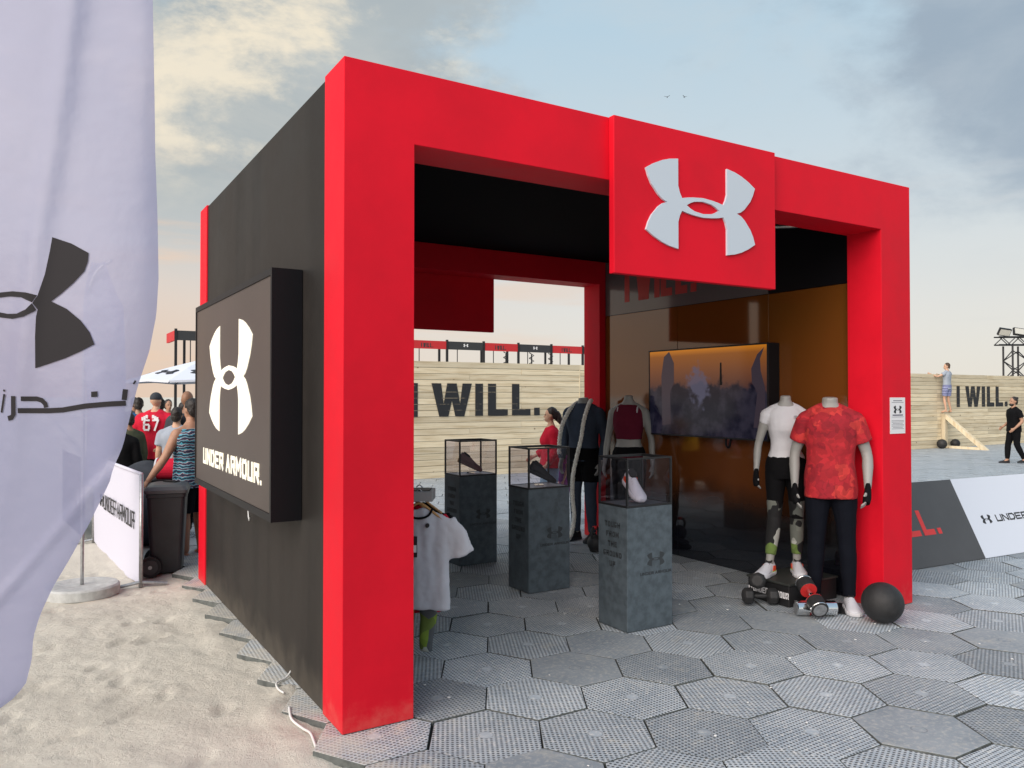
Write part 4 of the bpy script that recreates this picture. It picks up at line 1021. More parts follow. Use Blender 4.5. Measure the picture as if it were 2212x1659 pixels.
# black balls by the wall, medicine ball by the post
def ball_thing(loc, r, label, grp):
    mb = MB().ball((0, 0, 0), r, 36, 24); o = mb.build('exercise_ball', rubber, None, True); o.location = (loc[0], loc[1], loc[2] + r)
    return tag(o, label, 'ball', grp)
ball_thing((4.13, -.215, -.002), .150, 'black rubber medicine ball on the tiles before the right red post', 'black exercise balls')
ball_thing((23.78, 10.66, 0), .155, 'black ball at the foot of the plank wall, left of the prop', 'black exercise balls')
ball_thing((24.62, 10.70, 0), .145, 'black ball at the foot of the plank wall, right of the prop', 'black exercise balls')

# sloping pitch-side board on the right
e_ = Vector((.9977, -.0676, 0)); n_ = Vector((.0676, .9977, 0)); b0 = Vector((5.2, .768, .004))
up_ = (n_ * .385 + UP * .786).normalized(); BLn = .8755
sb = empty('advertising_board', b0, 0, 'leaning advertising board, dark grey then white, lettered, beside the right post', 'board')
def sbp(o):
    o.parent = sb
    return pinv(o, Matrix.Translation(-b0))
def bp_(a, c, d=0): return b0 + e_ * a + up_ * c + e_.cross(up_) * d
dgrey = pm('dark_grey_vinyl', (.060, .060, .064), .42, var=.06, vscale=3); whv = pm('white_vinyl', (.66, .70, .78), .45)
sp0 = (Vector((7.189, .634, 0)) - b0).dot(e_)
def board(a0, a1, m): return sbp(MB().prism([bp_(a0, 0), bp_(a1, 0), bp_(a1, BLn), bp_(a0, BLn)], e_.cross(up_) * -.02).build('panel', m))
pg = board(-.3, sp0, dgrey); pw = board(sp0 + .002, sp0 + 2.9, whv)
sbp(MB().prism([bp_(-.3, .0, -.03), bp_(-.3, BLn * .98, -.03), b0 + e_ * -.3 + n_ * .75], e_ * .03).prism([bp_(2.5, .0, -.03), bp_(2.5, BLn * .98, -.03), b0 + e_ * 2.5 + n_ * .75], e_ * .03).build('support', plank_v))
def bo(o): return o
bo(lettering('lettering', 'I WILL.', .265, .058, bp_(1.478 - text('I WILL.', .265, .058, wf=.68, gap=.045)[1], .31), e_, up_, red_print, pg, wf=.68, gap=.045, dep=.002))
bo(lettering('lettering', 'UNDER ARMOUR', .078, .016, bp_(2.47, .362), e_, up_, black_print, pw, wf=1.35, gap=.014, dep=.002))
bo(emblem_part(bp_(2.30, .402), e_, up_, .17, .002, black_print, pw))

# ================================================================== PEDESTALS with clear cases
ped_m = pm('charcoal_laminate', (.085, .108, .125), .42, var=.22, vscale=14, spec=.35, bump=.05, bscale=30, rvar=.2)
ped_edge = pm('case_frame_black', (.015, .016, .018), .4)
ped_text = pm('engraved_black', (.034, .040, .045), .5)
pale = pm('pale_case_floor', (.55, .54, .53), .4)
pedlab = ['charcoal display pedestal furthest back, its clear case holding a dusty pink trainer', 'charcoal display pedestal in the middle of the row, its clear case holding a black trainer', 'charcoal display pedestal nearest the front, its clear case holding a white trainer']
for i, y0 in enumerate((3.158, 1.878, .568)):
    x0, x1, y1 = 2.312, 2.745, y0 + .335; zt = .892; H2 = 1.252
    pd_ = empty('pedestal', ((x0 + x1) / 2, (y0 + y1) / 2, 0), 0, pedlab[i], 'pedestal', 'display pedestals in a row')
    oo = pd_.location.copy()
    def pp(o, oo=oo): return pinv(o, Matrix.Translation(-oo))
    pp(MB().box(x0, x1, y0, y1, .002, zt).build('column', ped_m, pd_, bevel=.004))
    fr = MB(); t_ = .014
    for ax in (x0, x1 - t_):
        for ay in (y0, y1 - t_): fr.box(ax, ax + t_, ay, ay + t_, zt + .016, H2 - t_)
    for z0, z1 in ((zt + .001, zt + .015), (H2 - t_ + .001, H2)):
        fr.box(x0, x1, y0, y0 + t_, z0, z1); fr.box(x0, x1, y1 - t_, y1, z0, z1)
        fr.box(x0, x0 + t_, y0 + t_ + .001, y1 - t_ - .001, z0, z1); fr.box(x1 - t_, x1, y0 + t_ + .001, y1 - t_ - .001, z0, z1)
    pp(fr.build('case_frame', ped_edge, pd_)); pp(MB().box(x0 + t_ + .002, x1 - t_ - .002, y0 + t_ + .002, y1 - t_ - .002, zt + .001, zt + .012).build('case_floor', [pale, pale, ped_m][i], pd_))
    g = .006
    for a in ((x0 + t_, x1 - t_, y0 + g, y0 + g + .003, zt + .016, H2 - t_), (x0 + t_, x1 - t_, y1 - g - .003, y1 - g, zt + .016, H2 - t_), (x0 + g, x0 + g + .003, y0 + t_, y1 - t_, zt + .016, H2 - t_), (x1 - g - .003, x1 - g, y0 + t_, y1 - t_, zt + .016, H2 - t_), (x0 + t_, x1 - t_, y0 + t_, y1 - t_, H2 - .010, H2 - .007)):
        q = [(a[0], a[2], a[4]), (a[1], a[2], a[4]), (a[1], a[3], a[5]), (a[0], a[3], a[5])]
        if a[1] - a[0] < .01: q = [(a[0], a[2], a[4]), (a[0], a[3], a[4]), (a[0], a[3], a[5]), (a[0], a[2], a[5])]
        elif a[3] - a[2] < .01: q = [(a[0], a[2], a[4]), (a[1], a[2], a[4]), (a[1], a[2], a[5]), (a[0], a[2], a[5])]
        else: q = [(a[0], a[2], a[4]), (a[1], a[2], a[4]), (a[1], a[3], a[4]), (a[0], a[3], a[4])]
        pp(MB().add(q, [(0, 1, 2, 3)]).build('pane', glass, pd_))
    for j, w in enumerate(('TOUGH', 'FROM', 'THE', 'GROUND', 'UP')):
        hh = .040
        pp(lettering('lettering', w, hh, .0095, (x0 - .0005, (y0 + y1) / 2, zt - .155 - j * .072), (0, -1, 0), (0, 0, 1), ped_text, pd_, wf=.72, gap=.008, dep=.001, centre=True))
    pp(emblem_part(((x0 + x1) / 2 + .055, y0 - .0005, .505), (1, 0, 0), (0, 0, 1), .17, .001, ped_text, pd_))
    pp(lettering('lettering', 'UNDER ARMOUR', .022, .0050, ((x0 + x1) / 2 + .055, y0 - .0005, .395), (1, 0, 0), (0, 0, 1), ped_text, pd_, wf=1.0, gap=.004, dep=.001, centre=True))
    sm, ss, rz, tl, lb_ = [(shoe_p, shoe_p, R(60), R(24), 'dusty pink trainer tilted on a stand in the rear display case'), (shoe_k, shoe_k, R(60), R(24), 'black trainer tilted on a stand in the middle display case'), (shoe_w, white_c, R(-14), R(27), 'white trainer with orange heel inside the front display case')][i]
    sc_s = (1.0, 1.0, 1.08)[i]
    M = Matrix.Translation((0, 0, .004 + math.sin(tl) * .214 * sc_s)) @ Matrix.Rotation(rz, 4, 'Z') @ Matrix.Translation((0, .075 * math.cos(tl), 0)) @ Matrix.Rotation(tl, 4, 'X') @ Matrix.Scale(sc_s, 4)
    tr = empty('trainer', ((x0 + x1) / 2 + (-.02, .02, -.02)[i], (y0 + y1) / 2, zt + .020), 0, lb_, 'shoe', 'trainers in display cases')
    sneaker(tr, M, sm, ss, orange_p if i == 2 else None, white_c if i == 2 else None)
    st = tag(MB().box(-.05, .05, -.04, .04, 0, .004).prism([(-.02, .0, .004), (.02, .0, .004), (.02, .03, .075), (-.02, .03, .075)], (0, .004, 0)).build('shoe_stand', glass), 'clear shoe stand inside the %s display case' % ('rear', 'middle', 'front')[i], 'stand', 'shoe stands')
    st.location = ((x0 + x1) / 2, (y0 + y1) / 2, zt + .0165); st.rotation_euler = (0, 0, rz)

# ================================================================== FLOOR PROPS
bxm = pm('black_plinth', (.012, .012, .013), .45)
pb = empty('plinth_box', (4.15, .56, 0), 0, 'low black plinth box lettered in white under the white-topped mannequin', 'box')
def pbp(o): return pinv(o, Matrix.Translation((-4.15, -.56, 0)))
pbp(MB().box(3.855, 4.45, .415, .84, .002, .17).build('body', bxm, pb, bevel=.006))
pbp(MB().box(3.845, 4.46, .405, .85, .172, .19).build('lid', pm('dark_rubber_top', (.03, .033, .03), .5, var=.2), pb, bevel=.005))
pbp(lettering('lettering', 'UNDER ARMOUR', .050, .009, (3.8545, .780, .065), (0, -1, 0), (0, 0, 1), white_paint, pb, wf=.62, gap=.008, dep=.001, width=.36))
pbp(emblem_part((3.8545, .812, .091), (0, -1, 0), (0, 0, 1), .045, .001, white_paint, pb))

def dumbbell(loc, rz, label, round_=True, pitch=0, dark=False):
    d = empty('dumbbell', loc, rz, label, 'dumbbell', 'dumbbells on the tiles')
    d.rotation_euler = (0, pitch, rz)
    MB().tube([(-.10, 0, 0), (-.03, 0, 0), (.03, 0, 0), (.10, 0, 0)], [.016, .018, .018, .016], 14).build('handle', rubber if round_ else chrome, d, True)
    for sx in (-1, 1):
        if round_:
            link('weight', fuse(MB().tube([(sx * .055, 0, 0), (sx * .07, 0, 0), (sx * .125, 0, 0), (sx * .145, 0, 0)], [.045, .068, .068, .045], 8), .006, 2), d, rubber)
        else:
            w = MB().tube([(sx * .055, 0, 0), (sx * .060, 0, 0), (sx * .150, 0, 0), (sx * .155, 0, 0)], [.052, .057, .057, .050], 28).build('weight', rubber if dark else chrome, d); shade(w.data, R(35))
            MB().tube([(sx * .155, 0, 0), (sx * .157, 0, 0)], [.045, .04], 24).build('end_cap', pm('dull_steel', (.35, .36, .37), .4, metal=.7, var=.2, vscale=40) if 'dull_steel' not in MATS else MATS['dull_steel'], w)
            if dark: MB().tube([(sx * .138, 0, 0), (sx * .148, 0, 0)], [.0585, .0585], 28).build('ring', chrome, w, True)
            MB().tube([(sx * .052, 0, 0), (sx * .0545, 0, 0)], [.056, .056], 24).build('collar', red_print, w)
    return d
for d_ in (dumbbell((3.73, .60, .075), R(-35), 'grey rubber dumbbell lying before the plinth box'), dumbbell((3.78, .655, .185), R(35), 'grey rubber dumbbell stacked on another before the plinth box', pitch=R(10))): d_.scale = (.98,) * 3
dumbbell((3.86, .17, .057), R(-31), 'chrome dumbbell on the tiles at the feet of the red-shirted mannequin', False)
d_ = dumbbell((3.845, .195, .150), R(60), 'black and chrome dumbbell stacked across another by the red-shirted mannequin', False, pitch=R(-24), dark=True); d_.scale = (1.15,) * 3
# kettlebell
kb = empty('kettlebell', (3.93, 3.06, 0), R(20), 'small black kettlebell with red handle band on the tiles beside the front pedestal', 'kettlebell')
link('bell', fuse(MB().ball((0, 0, .095), (.088, .088, .092), 18, 12).cyl((0, 0, .002), .06, .05), .007, 3), kb, rubber)
MB().tube(catmull([(-.055, 0, .15), (-.068, 0, .20), (-.05, 0, .25), (0, 0, .265), (.05, 0, .25), (.068, 0, .20), (.055, 0, .15)], 5), .015, 10).build('handle', rubber, kb, True)
MB().tube([(-.03, 0, .263), (.03, 0, .263)], .0185, 10).build('band', red_print, kb, True)

# rope round the navy mannequin's neck, running down to the floor
Mx = Matrix.Translation((4.22, 3.66, 0)) @ Matrix.Rotation(R(-66), 4, 'Z'); kk = 1.92 / 1.8
loc = [(-.255, -.13, 1.02), (-.235, -.155, 1.18), (-.19, -.165, 1.36), (-.125, -.10, 1.54), (-.085, .03, 1.625), (0, .09, 1.62), (.085, .03, 1.645), (.105, -.06, 1.60), (.10, -.165, 1.42), (.06, -.165, 1.2), (.0, -.165, .98), (-.03, -.20, .75), (-.03, -.20, .5), (-.0, -.22, .30), (-.02, -.26, .10), (-.07, -.34, .03), (-.22, -.40, .027), (-.40, -.33, .027), (-.46, -.22, .027), (-.36, -.16, .027), (-.24, -.2, .032), (-.22, -.30, .05)]
path = catmull([Mx @ Vector(p) for p in loc], 10)
rope_m = pm('cotton_rope', (.90, .86, .78), .85, var=.12, vscale=25, bump=.4, bscale=120)
mb = MB(); L = 0
for st in range(3):
    pts = []; L = 0; u = None
    for i, p_ in enumerate(path):
        t = (path[min(i + 1, len(path) - 1)] - path[max(i - 1, 0)]).normalized()
        if i: L += (p_ - path[i - 1]).length
        u = t.orthogonal().normalized() if u is None else (u - t * u.dot(t)).normalized()
        w = t.cross(u); a = L / .085 * 2 * math.pi / 1.0 * .9 + st * 2 * math.pi / 3
        pts.append((p_, u, w, t, L))
    # resample finely for the twist
    fine = []
    for (p0, u0, w0, t0, l0), (p1, u1, w1, t1, l1) in zip(pts[:-1], pts[1:]):
        m_ = max(1, int((l1 - l0) / .012))
        for j in range(m_):
            f = j / m_; l = l0 + (l1 - l0) * f; a = l / .10 * 2 * math.pi + st * 2 * math.pi / 3
            fine.append(p0.lerp(p1, f) + (u0.lerp(u1, f) * math.cos(a) + w0.lerp(w1, f) * math.sin(a)) * .0150)
    mb.tube(fine, .0130, 7)
tag(mb.build('rope', rope_m, None, True), 'thick cream twisted rope hanging round the navy mannequin and trailing on the floor', 'rope')

# ================================================================== CLOTHES RACK behind the front left post
rk = empty('clothes_rack', (.56, 1.02, 0), 0, 'grey metal clothes rack standing behind the front left post', 'clothes rack')
MB().box(-.02, .02, -.02, .02, .02, 1.10).build('upright', steel, rk)
MB().box(-.28, .28, -.02, .02, .001, .03).box(-.02, .02, -.28, -.021, .001, .03).box(-.02, .02, .021, .28, .001, .03).build('base', steel, rk)
ab = (RT * .80 + FW * -.2).normalized()
tray = MB().box(-.30, .30, -.10, .10, 1.035, 1.10).build('top_tray', pm('grey_tray', (.30, .30, .30), .5), rk, bevel=.004); tray.location = (.05, -.12, 0); tray.rotation_euler = (0, 0, math.atan2(RT.y, RT.x))
MB().box(-.28, .28, -.08, .08, 1.1005, 1.104).build('tray_liner', black_box, tray)
MB().tube([(0, 0, 1.06), tuple(-FW * .55 + UP * 1.06)], .012, 8).build('rail', steel, rk)
def hanging(name, label, cat, base, mat, length=.66, w=.25, sleeve=True, extra=None):
    o = empty(name, base, math.atan2(RT.y, RT.x), label, cat, 'clothes on the rack')
    if name == 'hanging_leggings':
        mb = MB()
        for sx in (-.07, .07): mb.tube([(sx * .8, 0, 0), (sx, 0, -.25), (sx * 1.05, .01, -.55), (sx * .8, 0, -.78)], [.075, .07, .055, .045], 12, flat=.5, ref=(0, 1, 0))
        link('cloth', fuse(mb, .010, 4, 'cloth', lambda p, n: n * noise.noise(p * 14) * .008), o, mat); return o
    mb = MB(); rings = []
    prof = [(-length, w * .86, .055), (-length * .8, w * .84, .058), (-length * .55, w * .83, .058), (-length * .32, w * .88, .055), (-.13, w * .96, .045), (-.075, w * .90, .035), (-.03, w * .52, .026), (-.005, w * .36, .02)]
    for z, hw, hd in prof: hd *= .62; rings.append([Vector((hw * math.cos(2 * math.pi * j / 24), hd * math.sin(2 * math.pi * j / 24), z)) for j in range(24)])
    mb.loft(rings)
    for sx in (-1, 1):
        mb.tube([(sx * w * .70, 0, -.10), (sx * w * .97, 0, -.18), (sx * w * 1.17, 0, -.30)], [.070, .082, .080], 14, flat=.27, ref=(0, 1, 0))
    me_ = fuse(mb, .009, 4, 'cloth', lambda p, n: n * (noise.noise(Vector((p.x * 16, p.y * 5, p.z * 4))) * .012 + noise.noise(p * 30) * .003))
    link('cloth', me_, o, mat)
    hg = MB().tube(catmull([(-.15, 0, -.075), (-.08, 0, -.022), (0, 0, .03), (.08, 0, -.022), (.15, 0, -.075)], 4), .016, 8, flat=.5).build('hanger', wood_h, o, True)
    MB().tube(catmull([(0, 0, .03), (0, 0, .07), (.02, 0, .095), (0, 0, .115), (-.02, 0, .10)], 4), .004, 6).build('hook', steel, hg, True)
    if extra: extra(o)
    return o
def shirt_extra(o):
    MB().tube(catmull([(-.085, -.02, -.0), (-.06, -.028, -.045), (0, -.034, -.062), (.06, -.028, -.045), (.085, -.02, 0)], 5), .007, 8).build('neck_band', black_c, o, True)
    MB().tube([(.055, -.030, -.105), (.055, -.050, -.105)], [.014, .013], 10).build('badge', black_print, o)
    MB().box(-.040, -.006, -.058, -.055, -.30, -.17).build('swing_tag', black_print, o); MB().box(-.035, -.010, -.060, -.0585, -.27, -.225).build('tag_print', white_paint, o)
SB = CAM + FW * 4.98 + RT * (-.585); SB.z = .995
hanging('hanging_shirt', 'pale grey t-shirt with black neck band on a wooden hanger behind the post', 't-shirt', SB, grey_c if False else pm('pale_grey_jersey', (.50, .51, .56), .85, var=.05, bump=.3, bscale=14), .64, .235, extra=shirt_extra)
S2 = SB + FW * .13 - RT * .06; hanging('hanging_shirt', 'dark red t-shirt hanging behind the pale grey one', 't-shirt', S2, red_c, .69, .225)
S3 = SB + FW * .26 - RT * .03; hanging('hanging_shirt', 'black and red t-shirt at the back of the rack', 't-shirt', S3, black_c, .72, .19)
S4 = SB + FW * .06 - UP * .14 + RT * -.02; hanging('hanging_leggings', 'green and grey camouflage leggings hanging below the pale t-shirt', 'leggings', S4, camo('lime_camo', [(.10, .11, .12), (.45, .47, .42), (.22, .33, .04), (.14, .20, .04)], 4), .8)

# ================================================================== LEFT SIDE: bin, banner, bean bag, parasol
bn = empty('wheeled_bin', (-.17, 4.68, -.05), R(-12), 'black two-wheeled rubbish bin on the sand beside the pavilion', 'bin')
binm = pm('black_bin_plastic', (.020, .020, .024), .45, var=.2, vscale=5, bump=.08, bscale=40)
mb = MB(); pr_ = [(.03, .140, .185), (.40, .158, .210), (.76, .175, .235), (.765, .185, .245), (.80, .185, .245)]
def rrect(hx, hy, z, r=.04, n=4):
    out = []
    for cx, cy, a0 in ((hx - r, hy - r, 0), (-hx + r, hy - r, 90), (-hx + r, -hy + r, 180), (hx - r, -hy + r, 270)):
        for i in range(n + 1): a = R(a0 + 90 * i / n); out.append(Vector((cx + r * math.cos(a), cy + r * math.sin(a), z)))
    return out
mb.loft([rrect(a, b_, z) for z, a, b_ in pr_]); mb.build('body', binm, bn)
lid = MB().loft([rrect(.198, .258, .805), rrect(.198, .26, .835), rrect(.175, .235, .868), rrect(.12, .17, .885)]).build('lid', pm('grey_lid', (.07, .075, .08), .45), bn)
MB().tube([(-.215, -.18, .82), (-.215, .18, .82)], .014, 8).build('handle', binm, bn)
for sy in (-.235, .235):
    w = MB().tube([(-.135, sy - .022, .10), (-.135, sy + .022, .10)], .10, 24, ref=(0, 0, 1)).build('wheel', rubber, bn)
    MB().tube([(-.135, sy - .027, .10), (-.135, sy + .027, .10)], .07, 20, ref=(0, 0, 1)).build('rim', pm('bin_wheel_rim', (.05, .05, .052), .5), w); MB().tube([(-.135, sy - .034, .10), (-.135, sy + .034, .10)], .018, 12, ref=(0, 0, 1)).build('hub', steel, w)
ph = tag(MB().box(-.035, .035, -.075, .075, 0, .008).build('phone', black_box, None, bevel=.002), 'black phone lying on the bin lid under the hand of the tank-top wearer', 'phone'); ph.location = (-.13, 4.74, .838); ph.rotation_euler = (0, 0, .7)

A = Vector((-.475, 4.10, -.05)); B = Vector((-.70, 6.75, -.05)); dA = (B - A); LA = dA.length; dA.normalize(); nA = Vector((-dA.y, dA.x, 0)); nA = nA if nA.x < 0 else -nA
wb = empty('banner_barrier', A, 0, 'white lettered fabric banner barrier on a steel stand beside the bin', 'banner')
def wbp(o): return pinv(o, Matrix.Translation(-A))
mb = MB(); nu, nv = 30, 12; g = []
for j in range(nv + 1):
    for i in range(nu + 1):
        u, v = i / nu, j / nv; s_ = u * LA
        off = (.004 * math.sin(u * 9 + v * 2) + .002 * math.sin(u * 31 + 1)) + .03 * math.sin(u * 5) * max(0, .3 - v)
        g.append(A + dA * (s_ + .02) + nA * off + UP * (.05 + v * .99 - .06 * math.sin(math.pi * u) * (1 - v) - (1 - v) * .02))
mb.add(g, [(j * (nu + 1) + i, j * (nu + 1) + i + 1, (j + 1) * (nu + 1) + i + 1, (j + 1) * (nu + 1) + i) for j in range(nv) for i in range(nu)])
fabw = pm('white_banner_fabric', (.60, .60, .70), .8, bump=.15, bscale=30)
o = wbp(mb.build('fabric', fabw, wb, True))
wbp(MB().tube([A - UP * 0, A + UP * 1.03], .018, 10).tube([B, B + UP * 1.03], .018, 10).build('pole', steel, wb, True))
wbp(MB().tube([A + UP * 1.035 - dA * .0, B + UP * 1.035], .016, 8).build('top_rail', fabw, wb, True))
for P_ in (A, B): wbp(MB().tube([P_ - RT * .20 - FW * .1 + UP * .015, P_ + UP * .05, P_ + RT * .20 + FW * .1 + UP * .015], .015, 8).build('foot', steel, wb))
f0 = lambda x, y, z: A + dA * (1.88 - x) + nA * (.012 + z) + UP * (.50 + y)
chars, W = text('UNDER ARMOUR', .16, .018, wf=.95, gap=.045)
wbp(letters(chars, .018, f0, black_print, wb, .003, 0, 0, 1.62 / W))
wbp(emblem(MB(), lambda x, y, z: f0(x - .15, y + .08, z), .24, .003).build('emblem', black_print, wb))
# dark banner further along
A2 = Vector((-.80, 6.9, -.05)); k2 = empty('banner_barrier', A2, R(95), 'black banner barrier with white ring behind the big flag', 'banner')
MB().box(0, 1.8, -.006, .006, .06, 1.0).build('fabric', black_c, k2)
MB().tube([(0, 0, 0), (0, 0, 1.02)], .018, 8).tube([(1.8, 0, 0), (1.8, 0, 1.02)], .018, 8).build('pole', steel, k2)
rg = MB(); N_ = 24
rg.loft([[Vector((.35 + r_ * math.cos(2 * math.pi * j / N_), .012, .52 + r_ * math.sin(2 * math.pi * j / N_))) for j in range(N_)] for r_ in (.07, .09)], cap=False); rg.build('ring', white_paint, k2)

bb = empty('bean_bag', (-.20, 6.30, -.05), 0, 'big charcoal bean bag behind the bin and the white banner', 'bean bag')
link('bag', fuse(MB().ball((0, 0, .40), (.40, .42, .42), 20, 12).ball((.0, .10, .72), (.30, .30, .26), 16, 10), .03, 6, 'bag', lambda p, n: n * (noise.noise(p * 4) * .04)), bb, char_c)
db = empty('drum_bag', (-.03, 6.10, -.05), 0, 'red round bag with white rims on a folding stool behind the bin', 'bag')
MB().tube([(-.05, .045, .90), (.15, -.045, .90)], .125, 24, ref=(0, 0, 1)).build('body', red_c, db)
for sx in (-1, 1): MB().tube([(.05 + sx * .095, -sx * .043, .90), (.05 + sx * .112, -sx * .050, .90)], .132, 24, ref=(0, 0, 1)).build('rim', white_c, db)
MB().tube([(-.1, -.1, 0), (.1, .1, .78)], .012, 6).tube([(.1, -.1, 0), (-.1, .1, .78)], .012, 6).box(-.15, .15, -.12, .12, .775, .79).build('stool', dark_metal, db)

um = empty('parasol', (1.27, 10.97, .03), R(12), 'white parasol with dark emblems shading the crowd', 'parasol')
cw = pm('parasol_canvas', (.66, .70, .78), .8, bump=.1, bscale=30)
N8 = 8; rim = 1.33; mb = MB()
apex = Vector((0, 0, 2.33)); ring = [Vector((rim * math.cos(2 * math.pi * j / N8), rim * math.sin(2 * math.pi * j / N8), 1.92)) for j in range(N8)]
for j in range(N8):
    a, b_ = ring[j], ring[(j + 1) % N8]; m_ = (a + b_) / 2 * .97; m_.z = 1.945
    mid = [apex.lerp(a, .5) + UP * .02, apex.lerp(m_, .5) - UP * .005, apex.lerp(b_, .5) + UP * .02]
    g = [apex, *mid, a, m_, b_, a - UP * .035, m_ - UP * .035, b_ - UP * .035]
    mb.add(g, [(0, 1, 2), (0, 2, 3), (1, 4, 5, 2), (2, 5, 6, 3), (4, 7, 8, 5), (5, 8, 9, 6)])
can = mb.build('canopy', cw, um)
for j in range(N8):
    a, b_ = ring[j], ring[(j + 1) % N8]; mid = (a + b_) / 2; mid.z = 1.93; r_ = (b_ - a).normalized(); u_ = (apex - mid).normalized()
    emblem_part(mid + u_ * .45, r_, u_, .40, .030, char_c, can, off=-.015)
    MB().tube([apex - UP * .06, a - UP * .03], .010, 6).build('rib', dark_metal, um)
MB().tube([(0, 0, -.08), (0, 0, 2.4)], .022, 10).build('pole', dark_metal, um)
MB().cyl((0, 0, -.08), .28, .08, 24).build('base', concrete, um)

# ================================================================== FLAGS
# flag stand with round concrete foot and feather flag, behind the near flag
FB = Vector((-.95, 4.05, -.05))
fs = empty('feather_flag', FB, 0, 'white feather flag on a steel pole with round concrete foot, hidden behind the near flag', 'flag')
mb = MB(); mb.loft([[Vector((r_ * math.cos(2 * math.pi * j / 40), r_ * math.sin(2 * math.pi * j / 40), z)) for j in range(40)] for r_, z in ((.285, 0), (.30, .012), (.30, .085), (.285, .10), (.20, .104), (.185, .096), (.05, .096))])
shade(mb.build('foot', concrete, fs).data, R(40))
MB().tube(catmull([(0, 0, .05), (0, 0, 1.5), tuple(RT * .01 + UP * 2.4), tuple(RT * .08 + UP * 2.8), tuple(RT * .24 + UP * 2.95)], 6), .015, 10).build('pole', steel, fs, True)
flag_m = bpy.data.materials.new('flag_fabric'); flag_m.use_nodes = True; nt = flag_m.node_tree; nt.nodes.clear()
df = node(nt, 'ShaderNodeBsdfDiffuse', {0: (.30, .325, .50, 1)}); tl_ = node(nt, 'ShaderNodeBsdfTranslucent', {0: (.40, .42, .62, 1)}); tp = node(nt, 'ShaderNodeBsdfTransparent', {0: (.9, .9, 1, 1)})  # white cloth, its backlit shade put into a darker lavender-grey
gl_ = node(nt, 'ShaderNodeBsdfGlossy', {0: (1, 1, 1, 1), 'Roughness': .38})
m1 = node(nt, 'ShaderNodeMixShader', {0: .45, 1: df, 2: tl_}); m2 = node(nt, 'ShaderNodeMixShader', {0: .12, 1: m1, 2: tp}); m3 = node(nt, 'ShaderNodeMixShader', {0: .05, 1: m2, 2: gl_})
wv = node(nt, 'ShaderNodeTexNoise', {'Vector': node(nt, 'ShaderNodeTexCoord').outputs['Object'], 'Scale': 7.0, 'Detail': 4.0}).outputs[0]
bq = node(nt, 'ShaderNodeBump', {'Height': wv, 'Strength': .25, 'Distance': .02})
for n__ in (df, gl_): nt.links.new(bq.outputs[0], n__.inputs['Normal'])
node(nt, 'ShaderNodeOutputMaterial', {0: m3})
mb = MB(); g = []; rows_ = 20
for i in range(rows_ + 1):
    t = i / rows_; z = .95 + t * 1.98; wd = .34 * min(1, 3 * t + .3) * (1 if t < .8 else max(.15, 1 - (t - .8) / .2 * .6))
    off_ = RT * (.01 + (max(0, t - .75) * .6) ** 2 * 4 * .6)
    for jj in range(7):
        v = jj / 6; g.append(off_ + RT * (v * wd) + FW * (.04 * math.sin(v * 5 + t * 6)) + UP * z)
mb.add(g, [(i * 7 + jj, i * 7 + jj + 1, (i + 1) * 7 + jj + 1, (i + 1) * 7 + jj) for i in range(rows_) for jj in range(6)])
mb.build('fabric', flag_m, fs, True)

# near flag at the left edge, hanging in front of everything
EDGE = [(-1.62, .74), (-1.42, .84), (-1.292, .912), (-1.263, .935), (-1.235, .970), (-1.221, 1.028), (-1.219, 1.086), (-1.201, 1.145), (-1.167, 1.215), (-1.12, 1.29), (-1.069, 1.378), (-1.016, 1.483), (-.982, 1.577), (-.948, 1.724), (-.922, 1.812), (-.907, 1.907), (-.904, 2.001), (-.910, 2.155), (-.918, 2.321), (-.921, 2.535), (-.923, 2.713), (-.93, 3.0), (-1.0, 3.25), (-1.15, 3.42)]
FC = CAM + FW * 2.0
def edge_s(z):
    for (s0, z0), (s1, z1) in zip(EDGE[:-1], EDGE[1:]):
        if z <= z1: return s0 + (s1 - s0) * max(0, min(1, (z - z0) / (z1 - z0)))
    return EDGE[-1][0]
def fwave(s, z):
    w = .010 * math.sin(s * 9 + z * 1.1) + .003 * math.sin(s * 17 - z * 2.3 + 1) + .008 * math.sin(z * 5 + s * 4)
    d = s - (-1.20 + (z - 2.1) * .13 * (1 if z > 1.5 else 1))       # long crease running down from the top
    if z > 1.3: w -= .008 * math.exp(-(d / .030) ** 2) * min(1, (z - 1.3) / .4)
    q = (s + 1.292) * .74 - (z - 1.20) * .67                          # diagonal fold at the bottom
    if s < -.95 and z < 1.6: w -= .008 * math.exp(-(q / .010) ** 2)
    e = edge_s(z) - s
    w += .006 * math.exp(-e / .02)
    return w
def fpt(s, z, off=0.0): return FC + RT * s + FW * (fwave(s, z) - off) + UP * z
pole_s = -1.66
fo = FC + RT * pole_s; fo.z = -.05
nf = empty('feather_flag', fo, 0, 'big white feather flag with dark emblem and Arabic lettering filling the left edge', 'flag')
def nfp(o): return pinv(o, Matrix.Translation(-fo))
mb = MB(); g = []; nr, ncol = 130, 44
for i in range(nr + 1):
    z = .745 + (3.42 - .745) * i / nr; e = edge_s(z)
    for j in range(ncol + 1): g.append(fpt(-1.645 + (e + 1.645) * j / ncol, z))
mb.add(g, [(i * (ncol + 1) + j, i * (ncol + 1) + j + 1, (i + 1) * (ncol + 1) + j + 1, (i + 1) * (ncol + 1) + j) for i in range(nr) for j in range(ncol)])
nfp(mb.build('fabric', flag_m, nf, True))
nfp(MB().tube(catmull([fo, fo + UP * 2.0, fo + UP * 3.0 + RT * .02, fo + UP * 3.40 + RT * .16, fo + UP * 3.50 + RT * .42], 8), .016, 10).build('pole', steel, nf, True))
nfp(MB().tube([fo - RT * .35 + UP * .02, fo + RT * .05 + UP * .02], .018, 8).tube([fo - FW * .3 + UP * .02, fo + FW * .3 + UP * .02], .018, 8).build('foot', steel, nf))
